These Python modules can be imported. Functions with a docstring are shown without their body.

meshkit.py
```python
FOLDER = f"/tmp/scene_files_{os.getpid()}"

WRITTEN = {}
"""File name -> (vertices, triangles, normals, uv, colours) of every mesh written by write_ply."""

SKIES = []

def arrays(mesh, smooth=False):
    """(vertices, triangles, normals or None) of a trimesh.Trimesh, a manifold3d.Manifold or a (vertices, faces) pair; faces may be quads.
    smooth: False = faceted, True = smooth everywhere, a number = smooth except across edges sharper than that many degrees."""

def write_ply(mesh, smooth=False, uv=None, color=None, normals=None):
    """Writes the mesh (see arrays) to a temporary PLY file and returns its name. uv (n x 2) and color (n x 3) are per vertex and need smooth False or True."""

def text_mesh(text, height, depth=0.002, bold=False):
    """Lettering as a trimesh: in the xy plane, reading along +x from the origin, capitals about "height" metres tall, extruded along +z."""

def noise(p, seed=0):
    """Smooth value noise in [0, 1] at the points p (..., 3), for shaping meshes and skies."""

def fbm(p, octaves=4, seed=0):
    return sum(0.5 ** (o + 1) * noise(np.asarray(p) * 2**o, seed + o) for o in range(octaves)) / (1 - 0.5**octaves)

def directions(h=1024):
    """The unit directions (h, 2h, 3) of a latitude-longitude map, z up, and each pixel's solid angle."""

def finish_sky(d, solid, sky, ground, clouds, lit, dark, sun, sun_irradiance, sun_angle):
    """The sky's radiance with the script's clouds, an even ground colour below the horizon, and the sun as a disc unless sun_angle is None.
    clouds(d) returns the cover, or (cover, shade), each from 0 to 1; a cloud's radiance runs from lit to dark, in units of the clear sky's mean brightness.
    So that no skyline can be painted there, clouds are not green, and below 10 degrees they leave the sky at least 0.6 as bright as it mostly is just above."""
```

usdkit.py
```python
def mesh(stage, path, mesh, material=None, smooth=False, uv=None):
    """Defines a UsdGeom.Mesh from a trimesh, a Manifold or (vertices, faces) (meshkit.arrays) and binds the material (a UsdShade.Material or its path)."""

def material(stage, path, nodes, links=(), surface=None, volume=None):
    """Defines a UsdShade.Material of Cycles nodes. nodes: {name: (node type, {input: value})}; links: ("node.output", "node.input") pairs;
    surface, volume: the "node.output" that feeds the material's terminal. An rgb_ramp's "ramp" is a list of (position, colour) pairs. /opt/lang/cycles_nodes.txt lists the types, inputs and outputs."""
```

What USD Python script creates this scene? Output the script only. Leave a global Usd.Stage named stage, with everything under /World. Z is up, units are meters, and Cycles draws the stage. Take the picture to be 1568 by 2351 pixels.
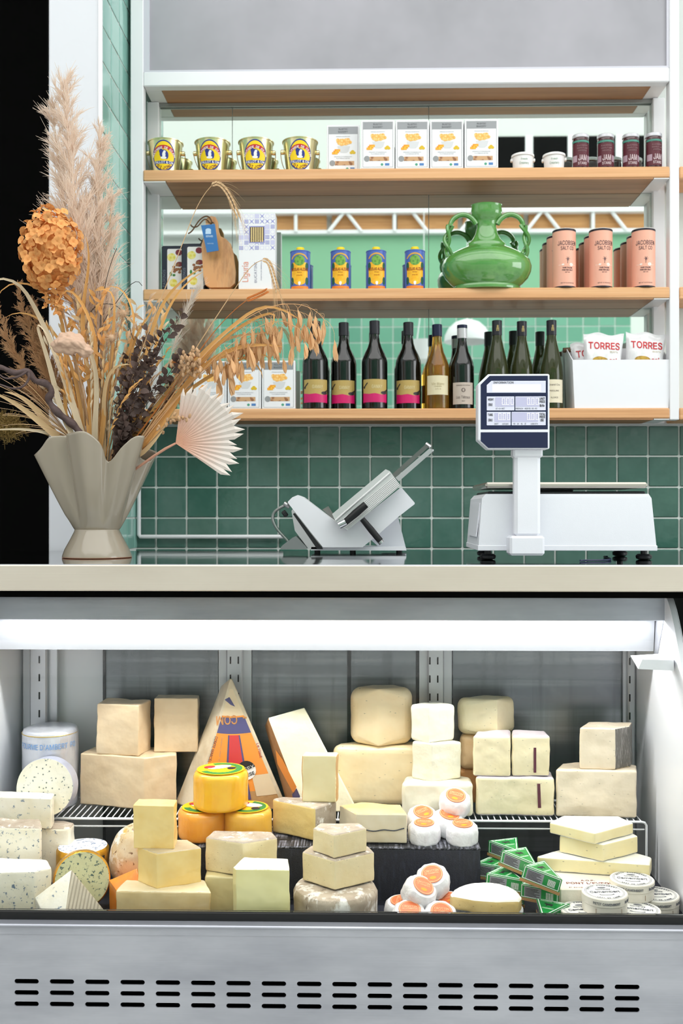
import math, random, numpy as np, trimesh, manifold3d as m3, usdkit, meshkit
from shapely.geometry import Polygon, Point, LineString, box as sbox
from shapely import affinity
from pxr import Usd, UsdGeom, UsdLux, UsdShade, Gf, Sdf, Vt
stage = Usd.Stage.CreateInMemory()
UsdGeom.Xform.Define(stage, '/World'); UsdGeom.Scope.Define(stage, '/World/Looks')
# ---------------------------------------------------------------- camera, light, exposure
EYE = 1.36; FPX = 2287.0; YAW = math.radians(1.15)
cam = UsdGeom.Camera.Define(stage, '/World/camera')
cam.CreateHorizontalApertureAttr(24.0); cam.CreateFocalLengthAttr(24.0 * FPX / 1568)
cam.CreateFStopAttr(5.0); cam.CreateFocusDistanceAttr(2.3); cam.CreateExposureAttr(-0.22)
_x = UsdGeom.Xformable(cam); _x.AddTranslateOp().Set((0, 0, EYE)); _x.AddRotateZOp().Set(math.degrees(YAW)); _x.AddRotateXOp().Set(90.0)
dome = UsdLux.DomeLight.Define(stage, '/World/sky_light'); dome.CreateIntensityAttr(0.25); dome.CreateColorAttr((0.9, 0.95, 1.0))
def rect_light(name, loc, w, h, power, col=(1, 1, 1), rx=0., rz=0.):
    l = UsdLux.RectLight.Define(stage, '/World/' + name); l.CreateWidthAttr(w); l.CreateHeightAttr(h); l.CreateIntensityAttr(power); l.CreateColorAttr(col)
    x = UsdGeom.Xformable(l); x.AddTranslateOp().Set(loc); x.AddRotateZOp().Set(rz); x.AddRotateXOp().Set(rx)
rect_light('skylight', (0.2, -0.7, 5.35), 9.0, 4.4, 2.7, (1, 0.985, 0.97))
rect_light('skylight_001', (0.2, 2.2, 5.35), 7.0, 0.9, 1.8, (1, 0.985, 0.97))
rect_light('hall_daylight', (4.88, 0.4, 2.5), 2.6, 2.2, 5.0, (0.95, 0.98, 1.0), rx=90., rz=90.)
LAMP_POWER = 98.0

# ---------------------------------------------------------------- helpers
def P(px, py, Y):
    u, v = (px - 784) / FPX, (1175.5 - py) / FPX
    dx, dy = -math.sin(YAW) + u * math.cos(YAW), math.cos(YAW) + u * math.sin(YAW)
    t = Y / dy
    return np.array([t * dx, Y, EYE + t * v])
def X(px, Y): return P(px, 0, Y)[0]
def Zz(py, Y): return P(784, py, Y)[2]
def C(r, g, b): return tuple(((c / 255) / 12.92 if c <= 10 else ((c / 255 + 0.055) / 1.055) ** 2.4) for c in (r, g, b))
R0 = np.random.RandomState
_mats = {}
def mat(name, col, rough=.5, metal=0, layers=(), bump=None, coat=0, spec=.5, trans=0, ior=1.5, sss=0, rnd=0, emit=None, tl=0):
    """layers: (texture, scale, stretch, colour, lo, hi); bump: (scale, distance, stretch)"""
    if name in _mats: return _mats[name]
    n, l = {'p': ('principled_bsdf', dict(base_color=C(*col), roughness=rough, metallic=metal, specular_ior_level=spec, ior=ior, coat_weight=coat, coat_roughness=.08, transmission_weight=trans, subsurface_weight=sss, subsurface_scale=.012))}, []
    if layers or bump: n['tc'] = ('texture_coordinate', {})
    last = None
    for i, (tex, sc, st, c2, lo, hi) in enumerate(layers):
        n[f'm{i}'] = ('mapping', {'scale': st}); l.append(('tc.object', f'm{i}.vector'))
        if tex == 'noise': n[f't{i}'] = ('noise_texture', dict(scale=sc, detail=4., roughness=.6)); o = 'fac'
        elif tex == 'voronoi': n[f't{i}'] = ('voronoi_texture', dict(scale=sc)); o = 'distance'
        else: n[f't{i}'] = ('wave_texture', dict(scale=sc, distortion=3., detail=2.)); o = 'fac'
        l.append((f'm{i}.vector', f't{i}.vector'))
        a, b, f0, f1 = (lo, hi, 0., 1.) if lo < hi else (hi, lo, 1., 0.)
        n[f'r{i}'] = ('map_range', dict(from_min=a, from_max=b, to_min=f0, to_max=f1, clamp=True)); l.append((f't{i}.{o}', f'r{i}.value'))
        n[f'x{i}'] = ('mix', dict(mix_type='mix', color1=C(*col), color2=C(*c2)))
        l.append((f'r{i}.result', f'x{i}.fac'))
        if last: l.append((last, f'x{i}.color1'))
        last = f'x{i}.color'
    if rnd:
        n['oi'] = ('object_info', {}); n['rr'] = ('map_range', dict(from_min=0., from_max=1., to_min=1. - rnd, to_max=1. + rnd))
        n['hv'] = ('hsv', dict(color=C(*col))); l += [('oi.random', 'rr.value'), ('rr.result', 'hv.value')]
        if last: l.append((last, 'hv.color'))
        last = 'hv.color'
    if last: l.append((last, 'p.base_color'))
    if bump:
        n['bm'] = ('mapping', {'scale': bump[2] if len(bump) > 2 else (1, 1, 1)}); n['bn'] = ('noise_texture', dict(scale=bump[0], detail=3.)); n['b'] = ('bump', dict(strength=1., distance=bump[1]))
        l += [('tc.object', 'bm.vector'), ('bm.vector', 'bn.vector'), ('bn.fac', 'b.height'), ('b.normal', 'p.normal')]
        if coat: l.append(('b.normal', 'p.coat_normal'))
    if emit: n['p'][1].update(emission_color=C(*col), emission_strength=emit)
    out = 'p.BSDF'
    if tl:
        n['tb'] = ('translucent_bsdf', dict(color=C(*col))); n['mc'] = ('mix_closure', dict(fac=tl)); l += [('p.BSDF', 'mc.closure1'), ('tb.BSDF', 'mc.closure2')]
        if last: l.append((last, 'tb.color'))
        out = 'mc.closure'
    _mats[name] = usdkit.material(stage, '/World/Looks/' + name, n, l, surface=out)
    return _mats[name]
_used = set()
def num(parent, name):
    p, k = f'{parent}/{name}', 0
    while p in _used: k += 1; p = f'{parent}/{name}_{k:03d}'
    _used.add(p); return p
def tag(prim, label=None, cat=None, group=None, kind=None):
    for k, v in (('label', label), ('category', cat), ('group', group), ('kind', kind)):
        if v: prim.SetCustomDataByKey(k, v)
def thing(name, label, cat, loc=(0, 0, 0), rz=0., group=None, kind=None, rx=0., ry=0., sc=None):
    p = num('/World', name); x = UsdGeom.Xform.Define(stage, p); place(x, loc, rz, rx, ry, sc); tag(x.GetPrim(), label, cat, group, kind); return p
def place(x, loc, rz, rx=0., ry=0., sc=None):
    x.AddTranslateOp().Set(tuple(map(float, loc))); x.AddRotateZOp().Set(float(rz))
    if rx: x.AddRotateXOp().Set(float(rx))
    if ry: x.AddRotateYOp().Set(float(ry))
    if sc: x.AddScaleOp().Set(tuple(map(float, sc)))
def part(parent, name, mesh, m, label=None, smooth=35, kind=None):
    p = num(parent, name); g = usdkit.mesh(stage, p, mesh, m, smooth)
    tag(g.GetPrim(), label, kind=kind); return p
def copy(src, loc, rz=0., label=None, group=None, rx=0., ry=0., sc=None):
    was = stage.GetPrimAtPath(src).GetCustomData()
    base = src.split('/')[-1]
    if base[-4:-3] == '_' and base[-3:].isdigit(): base = base[:-4]
    p = num('/World', base); x = UsdGeom.Xform.Define(stage, p)
    x.GetPrim().GetReferences().AddInternalReference(src); x.ClearXformOpOrder(); 
    x.GetPrim().SetInstanceable(True)
    a = UsdGeom.XformCommonAPI
    ops = [x.AddTranslateOp(opSuffix='c'), x.AddRotateZOp(opSuffix='c')]; ops[0].Set(tuple(map(float, loc))); ops[1].Set(float(rz))
    if rx: x.AddRotateXOp(opSuffix='c').Set(float(rx))
    if ry: x.AddRotateYOp(opSuffix='c').Set(float(ry))
    if sc: x.AddScaleOp(opSuffix='c').Set(tuple(map(float, sc)))
    tag(x.GetPrim(), label or was['label'], was['category'], group or was.get('group')); return p
def struct(name, mesh, m, label, cat, smooth=35):
    p = num('/World', name); g = usdkit.mesh(stage, p, mesh, m, smooth); tag(g.GetPrim(), label, cat, kind='structure'); return p
def sthing(name, label, cat): return thing(name, label, cat, kind='structure')

def bx(x0, x1, y0, y1, z0, z1, c=0.):
    """box by its bounds, edges chamfered by c"""
    if c <= 0: return trimesh.creation.box(bounds=[[x0, y0, z0], [x1, y1, z1]])
    h = np.array([x1 - x0, y1 - y0, z1 - z0]) / 2; o = np.array([x0 + x1, y0 + y1, z0 + z1]) / 2; pts = []
    c = min(c, h.min() * .99)
    for s in np.ndindex(2, 2, 2):
        s = np.array(s) * 2 - 1
        for k in range(3):
            d = h - c; d[k] = h[k]; pts.append(o + s * d)
    return trimesh.convex.convex_hull(np.array(pts))
def hullm(pts): return trimesh.convex.convex_hull(np.array(pts))
def cat(*ms): return trimesh.util.concatenate([m for m in ms])
def mv(m, x=0, y=0, z=0): m = m.copy(); m.apply_translation((x, y, z)); return m
def rot(m, deg, ax, pt=(0, 0, 0)): m = m.copy(); m.apply_transform(trimesh.transformations.rotation_matrix(math.radians(deg), ax, pt)); return m
def lathe(prof, n=32): return trimesh.creation.revolve(np.array(prof, float), sections=n)
def cyl(r, z0, z1, n=24, c=0.):
    if c: return lathe([(0, z0), (r - c, z0), (r, z0 + c), (r, z1 - c), (r - c, z1), (0, z1)], n)
    return lathe([(0, z0), (r, z0), (r, z1), (0, z1)], n)
def tube(pts, r, n=8, caps=True):
    p = np.array(pts, float); r = np.broadcast_to(np.asarray(r, float), (len(p),)); t = np.gradient(p, axis=0); t /= np.linalg.norm(t, axis=1)[:, None] + 1e-12
    a = np.cross(t[0], [0, 0, 1.] if abs(t[0][2]) < .9 else [1., 0, 0]); A = []
    for k in range(len(p)):
        a = a - t[k] * (a @ t[k]); a /= np.linalg.norm(a) + 1e-12; A.append(a)
    A = np.array(A); B = np.cross(t, A); an = np.arange(n) * 2 * np.pi / n
    v = (p[:, None] + r[:, None, None] * (np.cos(an)[None, :, None] * A[:, None] + np.sin(an)[None, :, None] * B[:, None])).reshape(-1, 3)
    i, j = np.meshgrid(np.arange(len(p) - 1), np.arange(n), indexing='ij'); j2 = (j + 1) % n
    q = np.stack([i * n + j, i * n + j2, (i + 1) * n + j2, (i + 1) * n + j], -1).reshape(-1, 4)
    f = np.vstack([q[:, [0, 1, 2]], q[:, [0, 2, 3]]])
    if caps:
        f = np.vstack([f, [[0, k + 1, k] for k in range(1, n - 1)], [[len(v) - n, len(v) - n + k, len(v) - n + k + 1] for k in range(1, n - 1)]])
    return trimesh.Trimesh(v, f, process=False)
def spline(pts, n=24):
    from scipy.interpolate import CubicSpline
    p = np.array(pts, float); s = np.r_[0, np.cumsum(np.linalg.norm(np.diff(p, axis=0), axis=1))]
    return CubicSpline(s, p)(np.linspace(0, s[-1], n))
def ext(poly, h):
    gs = getattr(poly, 'geoms', [poly]); return cat(*[trimesh.creation.extrude_polygon(g, h, engine='earcut') for g in gs])
def prism_y(poly, y0, y1):
    """polygon in (x, z) extruded along y"""
    m = ext(poly, y1 - y0); v = m.vertices.copy(); m.vertices = np.c_[v[:, 0], y1 - v[:, 2], v[:, 1]]; return m
def prism_x(poly, x0, x1):
    """polygon in (y, z) extruded along x"""
    m = ext(poly, x1 - x0); v = m.vertices.copy(); m.vertices = np.c_[x0 + v[:, 2], v[:, 0], v[:, 1]]; return m
def flat(poly, size=None):
    vs, fs, n = [], [], 0
    for g in getattr(poly, 'geoms', [poly]):
        v, f = trimesh.creation.triangulate_polygon(g, engine='earcut'); v, f = np.c_[v, np.zeros(len(v))], np.array(f)
        if size: v, f = trimesh.remesh.subdivide_to_size(v, f, size)
        a = np.cross(v[f[:, 1]] - v[f[:, 0]], v[f[:, 2]] - v[f[:, 0]])[:, 2] < 0; f[a] = f[a][:, ::-1]
        vs.append(v); fs.append(f + n); n += len(v)
    return trimesh.Trimesh(np.vstack(vs), np.vstack(fs), process=False)
def ell(cx, cy, rx, ry, n=28): return Polygon([(cx + rx * math.cos(a), cy + ry * math.sin(a)) for a in np.arange(n) * 2 * math.pi / n])
def wrap(m, R=None, off=.0004, ang=0.):
    """flat art (x along, y up, z out) onto the front (-y) of a flat face at y=0 (R None) or of a body of revolution of radius R (number or function of height)"""
    v = m.vertices
    if R is None: w = np.c_[v[:, 0], -(v[:, 2] + off), v[:, 1]]
    else:
        r = np.array([R(z) for z in v[:, 1]]) if callable(R) else np.full(len(v), R); a = v[:, 0] / r + ang; r = r + v[:, 2] + off; w = np.c_[r * np.sin(a), -r * np.cos(a), v[:, 1]]
    return trimesh.Trimesh(w, m.faces, process=False)
_tx = {}
def text(s, h, x=0., y=0., bold=False, width=None, rotd=0., d=.0003):
    """flat lettering centred at (x, y); width squeezes it"""
    if (s, bold) not in _tx: _tx[(s, bold)] = meshkit.text_mesh(s, 1.0, .01, bold)
    m = _tx[(s, bold)].copy(); b = m.bounds; m.apply_translation(-(b[0] + b[1]) / 2 * [1, 1, 0]); k = h
    sx = width / (b[1][0] - b[0][0]) if width else k
    m.vertices = m.vertices * [sx, k, d / .01]
    if rotd: m = rot(m, rotd, (0, 0, 1))
    return mv(m, x, y, 0)
def arct(s, R, h, cx, cy, a0, a1, bold=True, inside=False):
    """lettering along an arc from angle a0 to a1 (degrees)"""
    out = []
    for ch, a in zip(s, np.linspace(a0, a1, len(s))):
        if ch == ' ': continue
        out.append(mv(text(ch, h, bold=bold, rotd=a - 90 + (180 if inside else 0)), cx + R * math.cos(math.radians(a)), cy + R * math.sin(math.radians(a))))
    return cat(*out)
def disp(m, amp, scale, seed=0, size=None):
    """subdivide to size, then displace along the normals by noise"""
    if size:
        mm = m3.Manifold(m3.Mesh(np.asarray(m.vertices, np.float32), np.asarray(m.faces, np.uint32))).refine_to_length(size).to_mesh()
        m = trimesh.Trimesh(mm.vert_properties[:, :3], mm.tri_verts, process=False); m.merge_vertices()
    n = m.vertex_normals; k = meshkit.fbm(np.asarray(m.vertices) * scale + seed * 7.3, 3, seed) - .5
    m.vertices = m.vertices + n * (k * 2 * amp)[:, None]; return m

# ---------------------------------------------------------------- materials of the place
WHITE = mat('white_paint', (236, 237, 240), .35)
WALLW = mat('white_plaster', (238, 239, 241), .6, bump=(40, .0006))
STEEL = mat('brushed_steel', (184, 187, 196), .36, .55, [('noise', 3, (1, 1, 4), (160, 163, 173), .36, .7)], bump=(60, .0002, (.05, 1, 9)))
STEELW = mat('warm_steel', (228, 218, 205), .38, .6, [('noise', 2.2, (.6, 1, 2), (212, 200, 186), .35, .7)], bump=(90, .0002, (.03, 1, 9)))
BLACKP = mat('black_plastic', (14, 14, 16), .4)
BLACKM = mat('black_matt', (4, 4, 4), .9, spec=.1)
GROUT = mat('grout', (226, 232, 228), .8)
WOOD = mat('shelf_wood', (226, 174, 124), .45, layers=[('noise', 6, (.25, 3, 9), (204, 148, 100), .42, .72), ('noise', 22, (.06, 4, 5), (236, 192, 146), .5, .8)], bump=(60, .0002, (.05, 3, 3)))
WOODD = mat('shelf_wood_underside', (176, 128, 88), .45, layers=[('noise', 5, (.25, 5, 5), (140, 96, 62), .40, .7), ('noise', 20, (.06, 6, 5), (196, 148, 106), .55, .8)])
TILES = [mat(f'green_tile_{k}', c, .13, layers=[('noise', 14, (1, 1, 1), c2, .4, .75)], bump=(26, .0012)) for k, (c, c2) in enumerate([((72, 112, 99), (58, 98, 86)), ((82, 118, 108), (68, 108, 96)), ((62, 104, 92), (76, 116, 104)), ((92, 124, 113), (76, 110, 99))])]
MINT = [mat(f'mint_tile_{k}', c, .16, bump=(20, .001)) for k, c in enumerate([(112, 170, 146), (122, 180, 156), (104, 162, 140)])]
SIDET = [mat(f'side_tile_{k}', c, .12, bump=(16, .0012)) for k, c in enumerate([(146, 196, 184), (158, 206, 194), (136, 186, 174)])]
CHROME = mat('polished_metal', (200, 200, 204), .16, 1.)
MIRROR = mat('mirror_glass', (226, 236, 230), .012, 1.)
def glass_mat(name, tint=(1, 1, 1), ior=1.45, rough=.0):
    return usdkit.material(stage, '/World/Looks/' + name, {'t': ('transparent_bsdf', dict(color=tint)), 'g': ('glossy_bsdf', dict(color=(1, 1, 1), roughness=rough)), 'f': ('fresnel', dict(IOR=ior)), 'm': ('mix_closure', {})},
                           [('f.fac', 'm.fac'), ('t.BSDF', 'm.closure1'), ('g.BSDF', 'm.closure2')], surface='m.closure')
GLASS = glass_mat('case_glass', (.985, .995, .99), 1.17)

# ---------------------------------------------------------------- the room
WY = 3.25; SY = 3.10                    # tiled back wall, front of the shelves
XC = X(316, WY)                         # corner of the tiled side wall and the back wall
YP = 2.81                               # front of the white pillar
CT = EYE - .1094                        # top of the counter
struct('floor', bx(-5, 5, -3.2, 5, -.1, 0), mat('floor_concrete', (214, 212, 208), .5, layers=[('noise', 2, (1, 1, 1), (196, 195, 192), .4, .7)]), 'grey concrete floor of the hall', 'floor')
struct('ceiling', bx(-5, 5, -3.2, 5, 5.5, 5.6), WALLW, 'white ceiling of the high hall', 'ceiling')
def tiles(parent, x0, z0, nx, nz, pitch, mats, seed, put, thick=.0045, gap=.0026, skip=None):
    r = R0(seed)
    for i in range(nx):
        for j in range(nz):
            a, b = x0 + i * pitch, z0 + j * pitch
            if skip and skip(a + pitch / 2, b + pitch / 2): continue
            m = bx(gap, pitch - gap, -thick - r.rand() * .0008, 0, gap, pitch - gap, .0025)
            m = rot(rot(m, r.randn() * .35, (1, 0, 0), (pitch / 2, 0, pitch / 2)), r.randn() * .35, (0, 0, 1), (pitch / 2, 0, pitch / 2))
            part(parent, 'tile', put(mv(m, a, 0, b)), mats[r.randint(len(mats))])
wb = sthing('wall_back', 'wall behind the counter with square dark green glazed tiles', 'wall')
part(wb, 'grout', bx(XC - .02, 4.5, WY, WY + .12, 0, 5.5), GROUT)
zt = Zz(978, WY)
tiles(wb, X(359, WY) - .1, zt - .5, 20, 5, .1, TILES, 3, lambda m: mv(m, 0, WY, 0))
wl = sthing('wall_left', 'white pillar at the left with pale green tiles on its inner side', 'wall')
part(wl, 'pillar', bx(XC - .155, XC - .008, YP, WY + .1, 0, 5.5, .004), mat('pillar_paint', (218, 221, 227), .55, bump=(30, .0004)))
part(wl, 'edge_trim', bx(XC - .012, XC - .001, YP - .003, YP + .004, 0, 5.5), WHITE)
part(wl, 'grout', bx(XC - .008, XC - .004, YP + .004, WY, 0, 5.5), GROUT)
def side_put(m):
    v = m.vertices; return trimesh.Trimesh(np.c_[XC - .004 - v[:, 1] * .6, WY - v[:, 0], v[:, 2]], m.faces[:, :], process=False)
tiles(wl, -.06, zt - .4, 5, 20, .1, SIDET, 4, side_put, skip=lambda a, b: False)
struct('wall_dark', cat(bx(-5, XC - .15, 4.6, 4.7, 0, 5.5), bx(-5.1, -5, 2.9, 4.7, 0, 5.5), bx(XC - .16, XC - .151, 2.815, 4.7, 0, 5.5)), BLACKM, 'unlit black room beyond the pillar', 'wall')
wr = sthing('wall_rear', 'far wall of the hall with mint tiles under pale green paint, seen in the mirror', 'wall')
part(wr, 'plaster', bx(-5, 5, -3.2, -3.0, 0, 5.5), mat('rear_plaster', (212, 217, 213), .6))
part(wr, 'grout', bx(-2.9, 3.1, -3.0, -2.996, 1.9, 3.27), GROUT)
tiles(wr, -2.85, 2.07, 36, 8, .15, MINT, 5, lambda m: trimesh.Trimesh(m.vertices * [1, -1, 1] + [0, -2.996, 0], m.faces[:, ::-1], process=False), gap=.004)
part(wr, 'green_band', bx(-1.0, 4.9, -3.0, -2.97, 3.3, 4.0), mat('pale_green_paint', (134, 188, 152), .6))
for k in range(9): part(wr, 'wood_panel', bx(-.9 + k * .62, -.33 + k * .62, -3.0, -2.95, 4.02, 4.17), mat('warm_panel', (205, 150, 92), .5, layers=[('noise', 8, (.3, 2, 6), (180, 124, 72), .4, .7)]))
part(wr, 'truss_chord', bx(-4.9, 4.9, -2.97, -2.87, 4.17, 4.24), WHITE); part(wr, 'truss_chord', bx(-4.9, 4.9, -2.97, -2.9, 3.985, 4.02), WHITE)
for k in range(12):
    x0 = -.62 + k * .31
    part(wr, 'truss_web', tube([(x0, -2.9, 4.0), (x0 + (.155 if k % 2 else -.155) * (k % 3 > 0), -2.9, 4.2)], .018, 6), WHITE)
wn = sthing('window_1', 'dark window with white bars high on the far wall, seen in the mirror', 'window')
part(wn, 'pane', bx(1.25, 3.4, -3.0, -2.985, 4.3, 4.92), mat('night_glass', (6, 6, 7), .7, spec=.1))
for x0 in (1.55, 1.95, 2.4, 2.9): part(wn, 'bar', bx(x0, x0 + .07, -2.985, -2.96, 4.3, 4.92), WHITE)
wn2 = sthing('window_2', 'tall bright window with white frame in the right wall of the hall', 'window')
for a, b, c, d in ((-1.0, 1.8, 3.62, 3.7), (-1.0, 1.8, 1.3, 1.38), (-1.0, -.92, 1.38, 3.62), (1.72, 1.8, 1.38, 3.62)): part(wn2, 'frame', bx(4.90, 4.995, a, b, c, d, .004), WHITE)
def pend(px, py, Ym=8.0): return np.array([(px - 830) / FPX * Ym, 2 * (WY - .006) - Ym, EYE + (1175.5 - py) / FPX * Ym])
c = pend(1072, 786); pd = thing('pendant_lamp', 'white dome pendant lamp reflected in the mirror behind the wine bottles', 'lamp', c)
part(pd, 'shade', lathe([(.185, 0), (.18, .05), (.15, .11), (.10, .155), (.03, .18), (0, .182)], 36), WHITE); part(pd, 'cable', tube([(0, 0, .18), (0, 0, 5.5 - c[2])], .004, 6), WHITE)
c = pend(973, 832); pd = thing('hanging_pot', 'white hanging pot on cords reflected in the mirror left of the dome lamp', 'pot', c)
part(pd, 'pot', lathe([(0, 0), (.09, 0), (.115, .01), (.12, .17), (.112, .17), (.10, .02), (0, .02)], 32), WHITE)
for a in (0, 2.1, 4.2): part(pd, 'cord', tube([(.116 * math.cos(a), .116 * math.sin(a), .165), (0, 0, .6), (0, 0, 5.5 - c[2])], .004, 5), WHITE)
struct('wall_hall', cat(bx(-5.1, -5, -3.2, 2.9, 0, 5.5), bx(5, 5.1, -3.2, 5, 0, 5.5)), WALLW, 'plain white side walls of the hall', 'wall')

# ---------------------------------------------------------------- shelf unit with mirror back
su = thing('shelf_unit', 'white steel wall shelf unit with three wooden boards and a mirrored back', 'shelf')
xl0, xl1, xr0, xr1 = X(299, SY), X(328.5, SY), X(1538, SY), X(1560, SY)
SH = [Zz(387, SY), Zz(662, SY), Zz(938, SY)]; SHB = [Zz(415, SY), Zz(690, SY), Zz(965, SY)]
zc = Zz(193, SY); ztop = Zz(160, SY); BY = WY - .006
for a, b in ((xl0, xl1), (xr0, xr1)):
    part(su, 'front_post', bx(a, b, SY + .002, SY + .04, SHB[2], 4.2, .002), WHITE)
for a, b in ((X(334, 3.2), X(361, 3.2)), (X(1504, 3.2), X(1531, 3.2))): part(su, 'rear_post', bx(a, b, 3.221, 3.2425, SHB[2], zc, .002), WHITE)
part(su, 'top_rail', bx(xl1, xr0, SY + .003, SY + .04, zc, ztop, .003), WHITE)
def board(x0, x1, z0, z1, y0=SY, y1=BY - .002): return bx(x0, x1, y0, y1, z0, z1, .003)
for k in range(3): part(su, 'shelf_board', board(xl1 + .0005, xr0 - .0005, SHB[k] + .004, SH[k]), WOOD)
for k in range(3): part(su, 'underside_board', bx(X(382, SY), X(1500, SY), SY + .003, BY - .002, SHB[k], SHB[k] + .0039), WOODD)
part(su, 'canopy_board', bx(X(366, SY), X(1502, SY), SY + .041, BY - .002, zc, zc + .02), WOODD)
for k in range(3):
    part(su, 'side_plate', bx(xl1 + .001, X(380, SY) - .001, SY + .004, BY - .002, SHB[k] + .0005, SHB[k] + .0038), WHITE)
    part(su, 'side_plate', bx(X(1502, SY), xr0 - .001, SY + .004, BY - .002, SHB[k] + .0005, SHB[k] + .0038), WHITE)
part(su, 'side_plate', bx(xl1, X(365, SY), SY + .04, BY - .002, zc + .001, zc + .02), WHITE); part(su, 'side_plate', bx(X(1503, SY), xr0, SY + .04, BY - .002, zc + .001, zc + .02), WHITE)
part(su, 'back_rail', bx(X(361, 3.2) + .001, X(1504, 3.2), BY - .012, BY - .003, zc - .012, zc - .001), mat('grey_trim', (150, 152, 150), .4, .6))
part(su, 'top_panel', bx(X(341, SY), X(1533, SY), SY + .012, SY + .03, ztop + .004, 4.2), mat('frosted_panel', (172, 170, 178), .55, layers=[('noise', 2.2, (1, 1, 1), (148, 148, 154), .35, .75)]))
part(su, 'panel_frame', prism_y(sbox(xl1, ztop, xr0, 4.2).difference(sbox(X(342, SY), ztop + .006, X(1532, SY), 4.3)), SY + .006, SY + .03), mat('panel_lilac', (206, 206, 216), .5))
for k in range(3): part(su, 'shelf_board', board(xr1 + .0005, xr1 + .5, SHB[k], SH[k]), WOOD)
part(su, 'front_post', bx(xr1 + .5, xr1 + .53, SY + .002, SY + .04, SHB[2], 4.2, .002), WHITE)
sm = thing('wall_mirror', 'mirror panels behind the wooden shelves reflecting the hall', 'mirror')
cols = [xl1 - .02, X(534, WY), X(984, WY), xr0 + .02]
for k in range(3):
    z0 = SH[k] - .03; z1 = (zc + .01) if k == 0 else SHB[k - 1] + .03
    for a, b in zip(cols[:-1], cols[1:]): part(sm, 'mirror_panel', bx(a + .001, b - .001, BY, BY + .003, z0, z1), MIRROR)
part(sm, 'bottom_trim', bx(XC, 1.6, WY - .016, WY - .001, Zz(978, WY) + .001, Zz(964, WY) + .012, .002), mat('trim_steel', (206, 208, 208), .45, .1))
cp = thing('wall_conduit', 'thin white conduit running along the bottom of the tiled wall', 'pipe')
part(cp, 'pipe', tube([P(319, 990, WY - .02), P(319, 1228, WY - .02), P(322, 1232, WY - .02), P(330, 1232, WY - .02), P(650, 1232, WY - .02)], .0065, 8), WHITE)

# ---------------------------------------------------------------- counter and display case
ct = thing('counter', 'polished dark steel counter top with a pale brushed front edge', 'counter')
CF = 2.07; CB = 2.795
part(ct, 'top', bx(-2.2, 1.5, CF + .004, CB, CT - .03, CT, .002), mat('polished_counter', (150, 153, 156), .06, 1., bump=(5, .0004)))
part(ct, 'front_edge', bx(-2.2, 1.5, CF, CF + .03, Zz(1358, CF), CT - .0015, .002), STEELW)
dc = thing('display_case', 'refrigerated cheese display case with curved glass front and slotted steel base', 'display case')
DK = EYE - .85; XI0, XI1 = -.86, .68; YB = 2.5
rel = lambda y, z: (y, EYE + z)
gp = [rel(2.235, -.186), rel(2.20, -.214), rel(2.16, -.268), rel(2.11, -.36), rel(2.06, -.50), rel(2.015, -.65), rel(1.98, -.795)]
gs = spline([(0, a, b) for a, b in gp], 28)[:, 1:]
nn = np.gradient(gs, axis=0); nn = np.c_[-nn[:, 1], nn[:, 0]] / np.linalg.norm(nn, axis=1)[:, None]
part(dc, 'front_glass', prism_x(Polygon(np.vstack([gs, (gs - nn * .005)[::-1]])), XI0 - .01, XI1 + .01), GLASS, smooth=40)
inner = np.vstack([gs + [[.006, 0]], [[YB + .03, EYE - .186 - .6], [YB + .03, EYE - .186]]])
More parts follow.
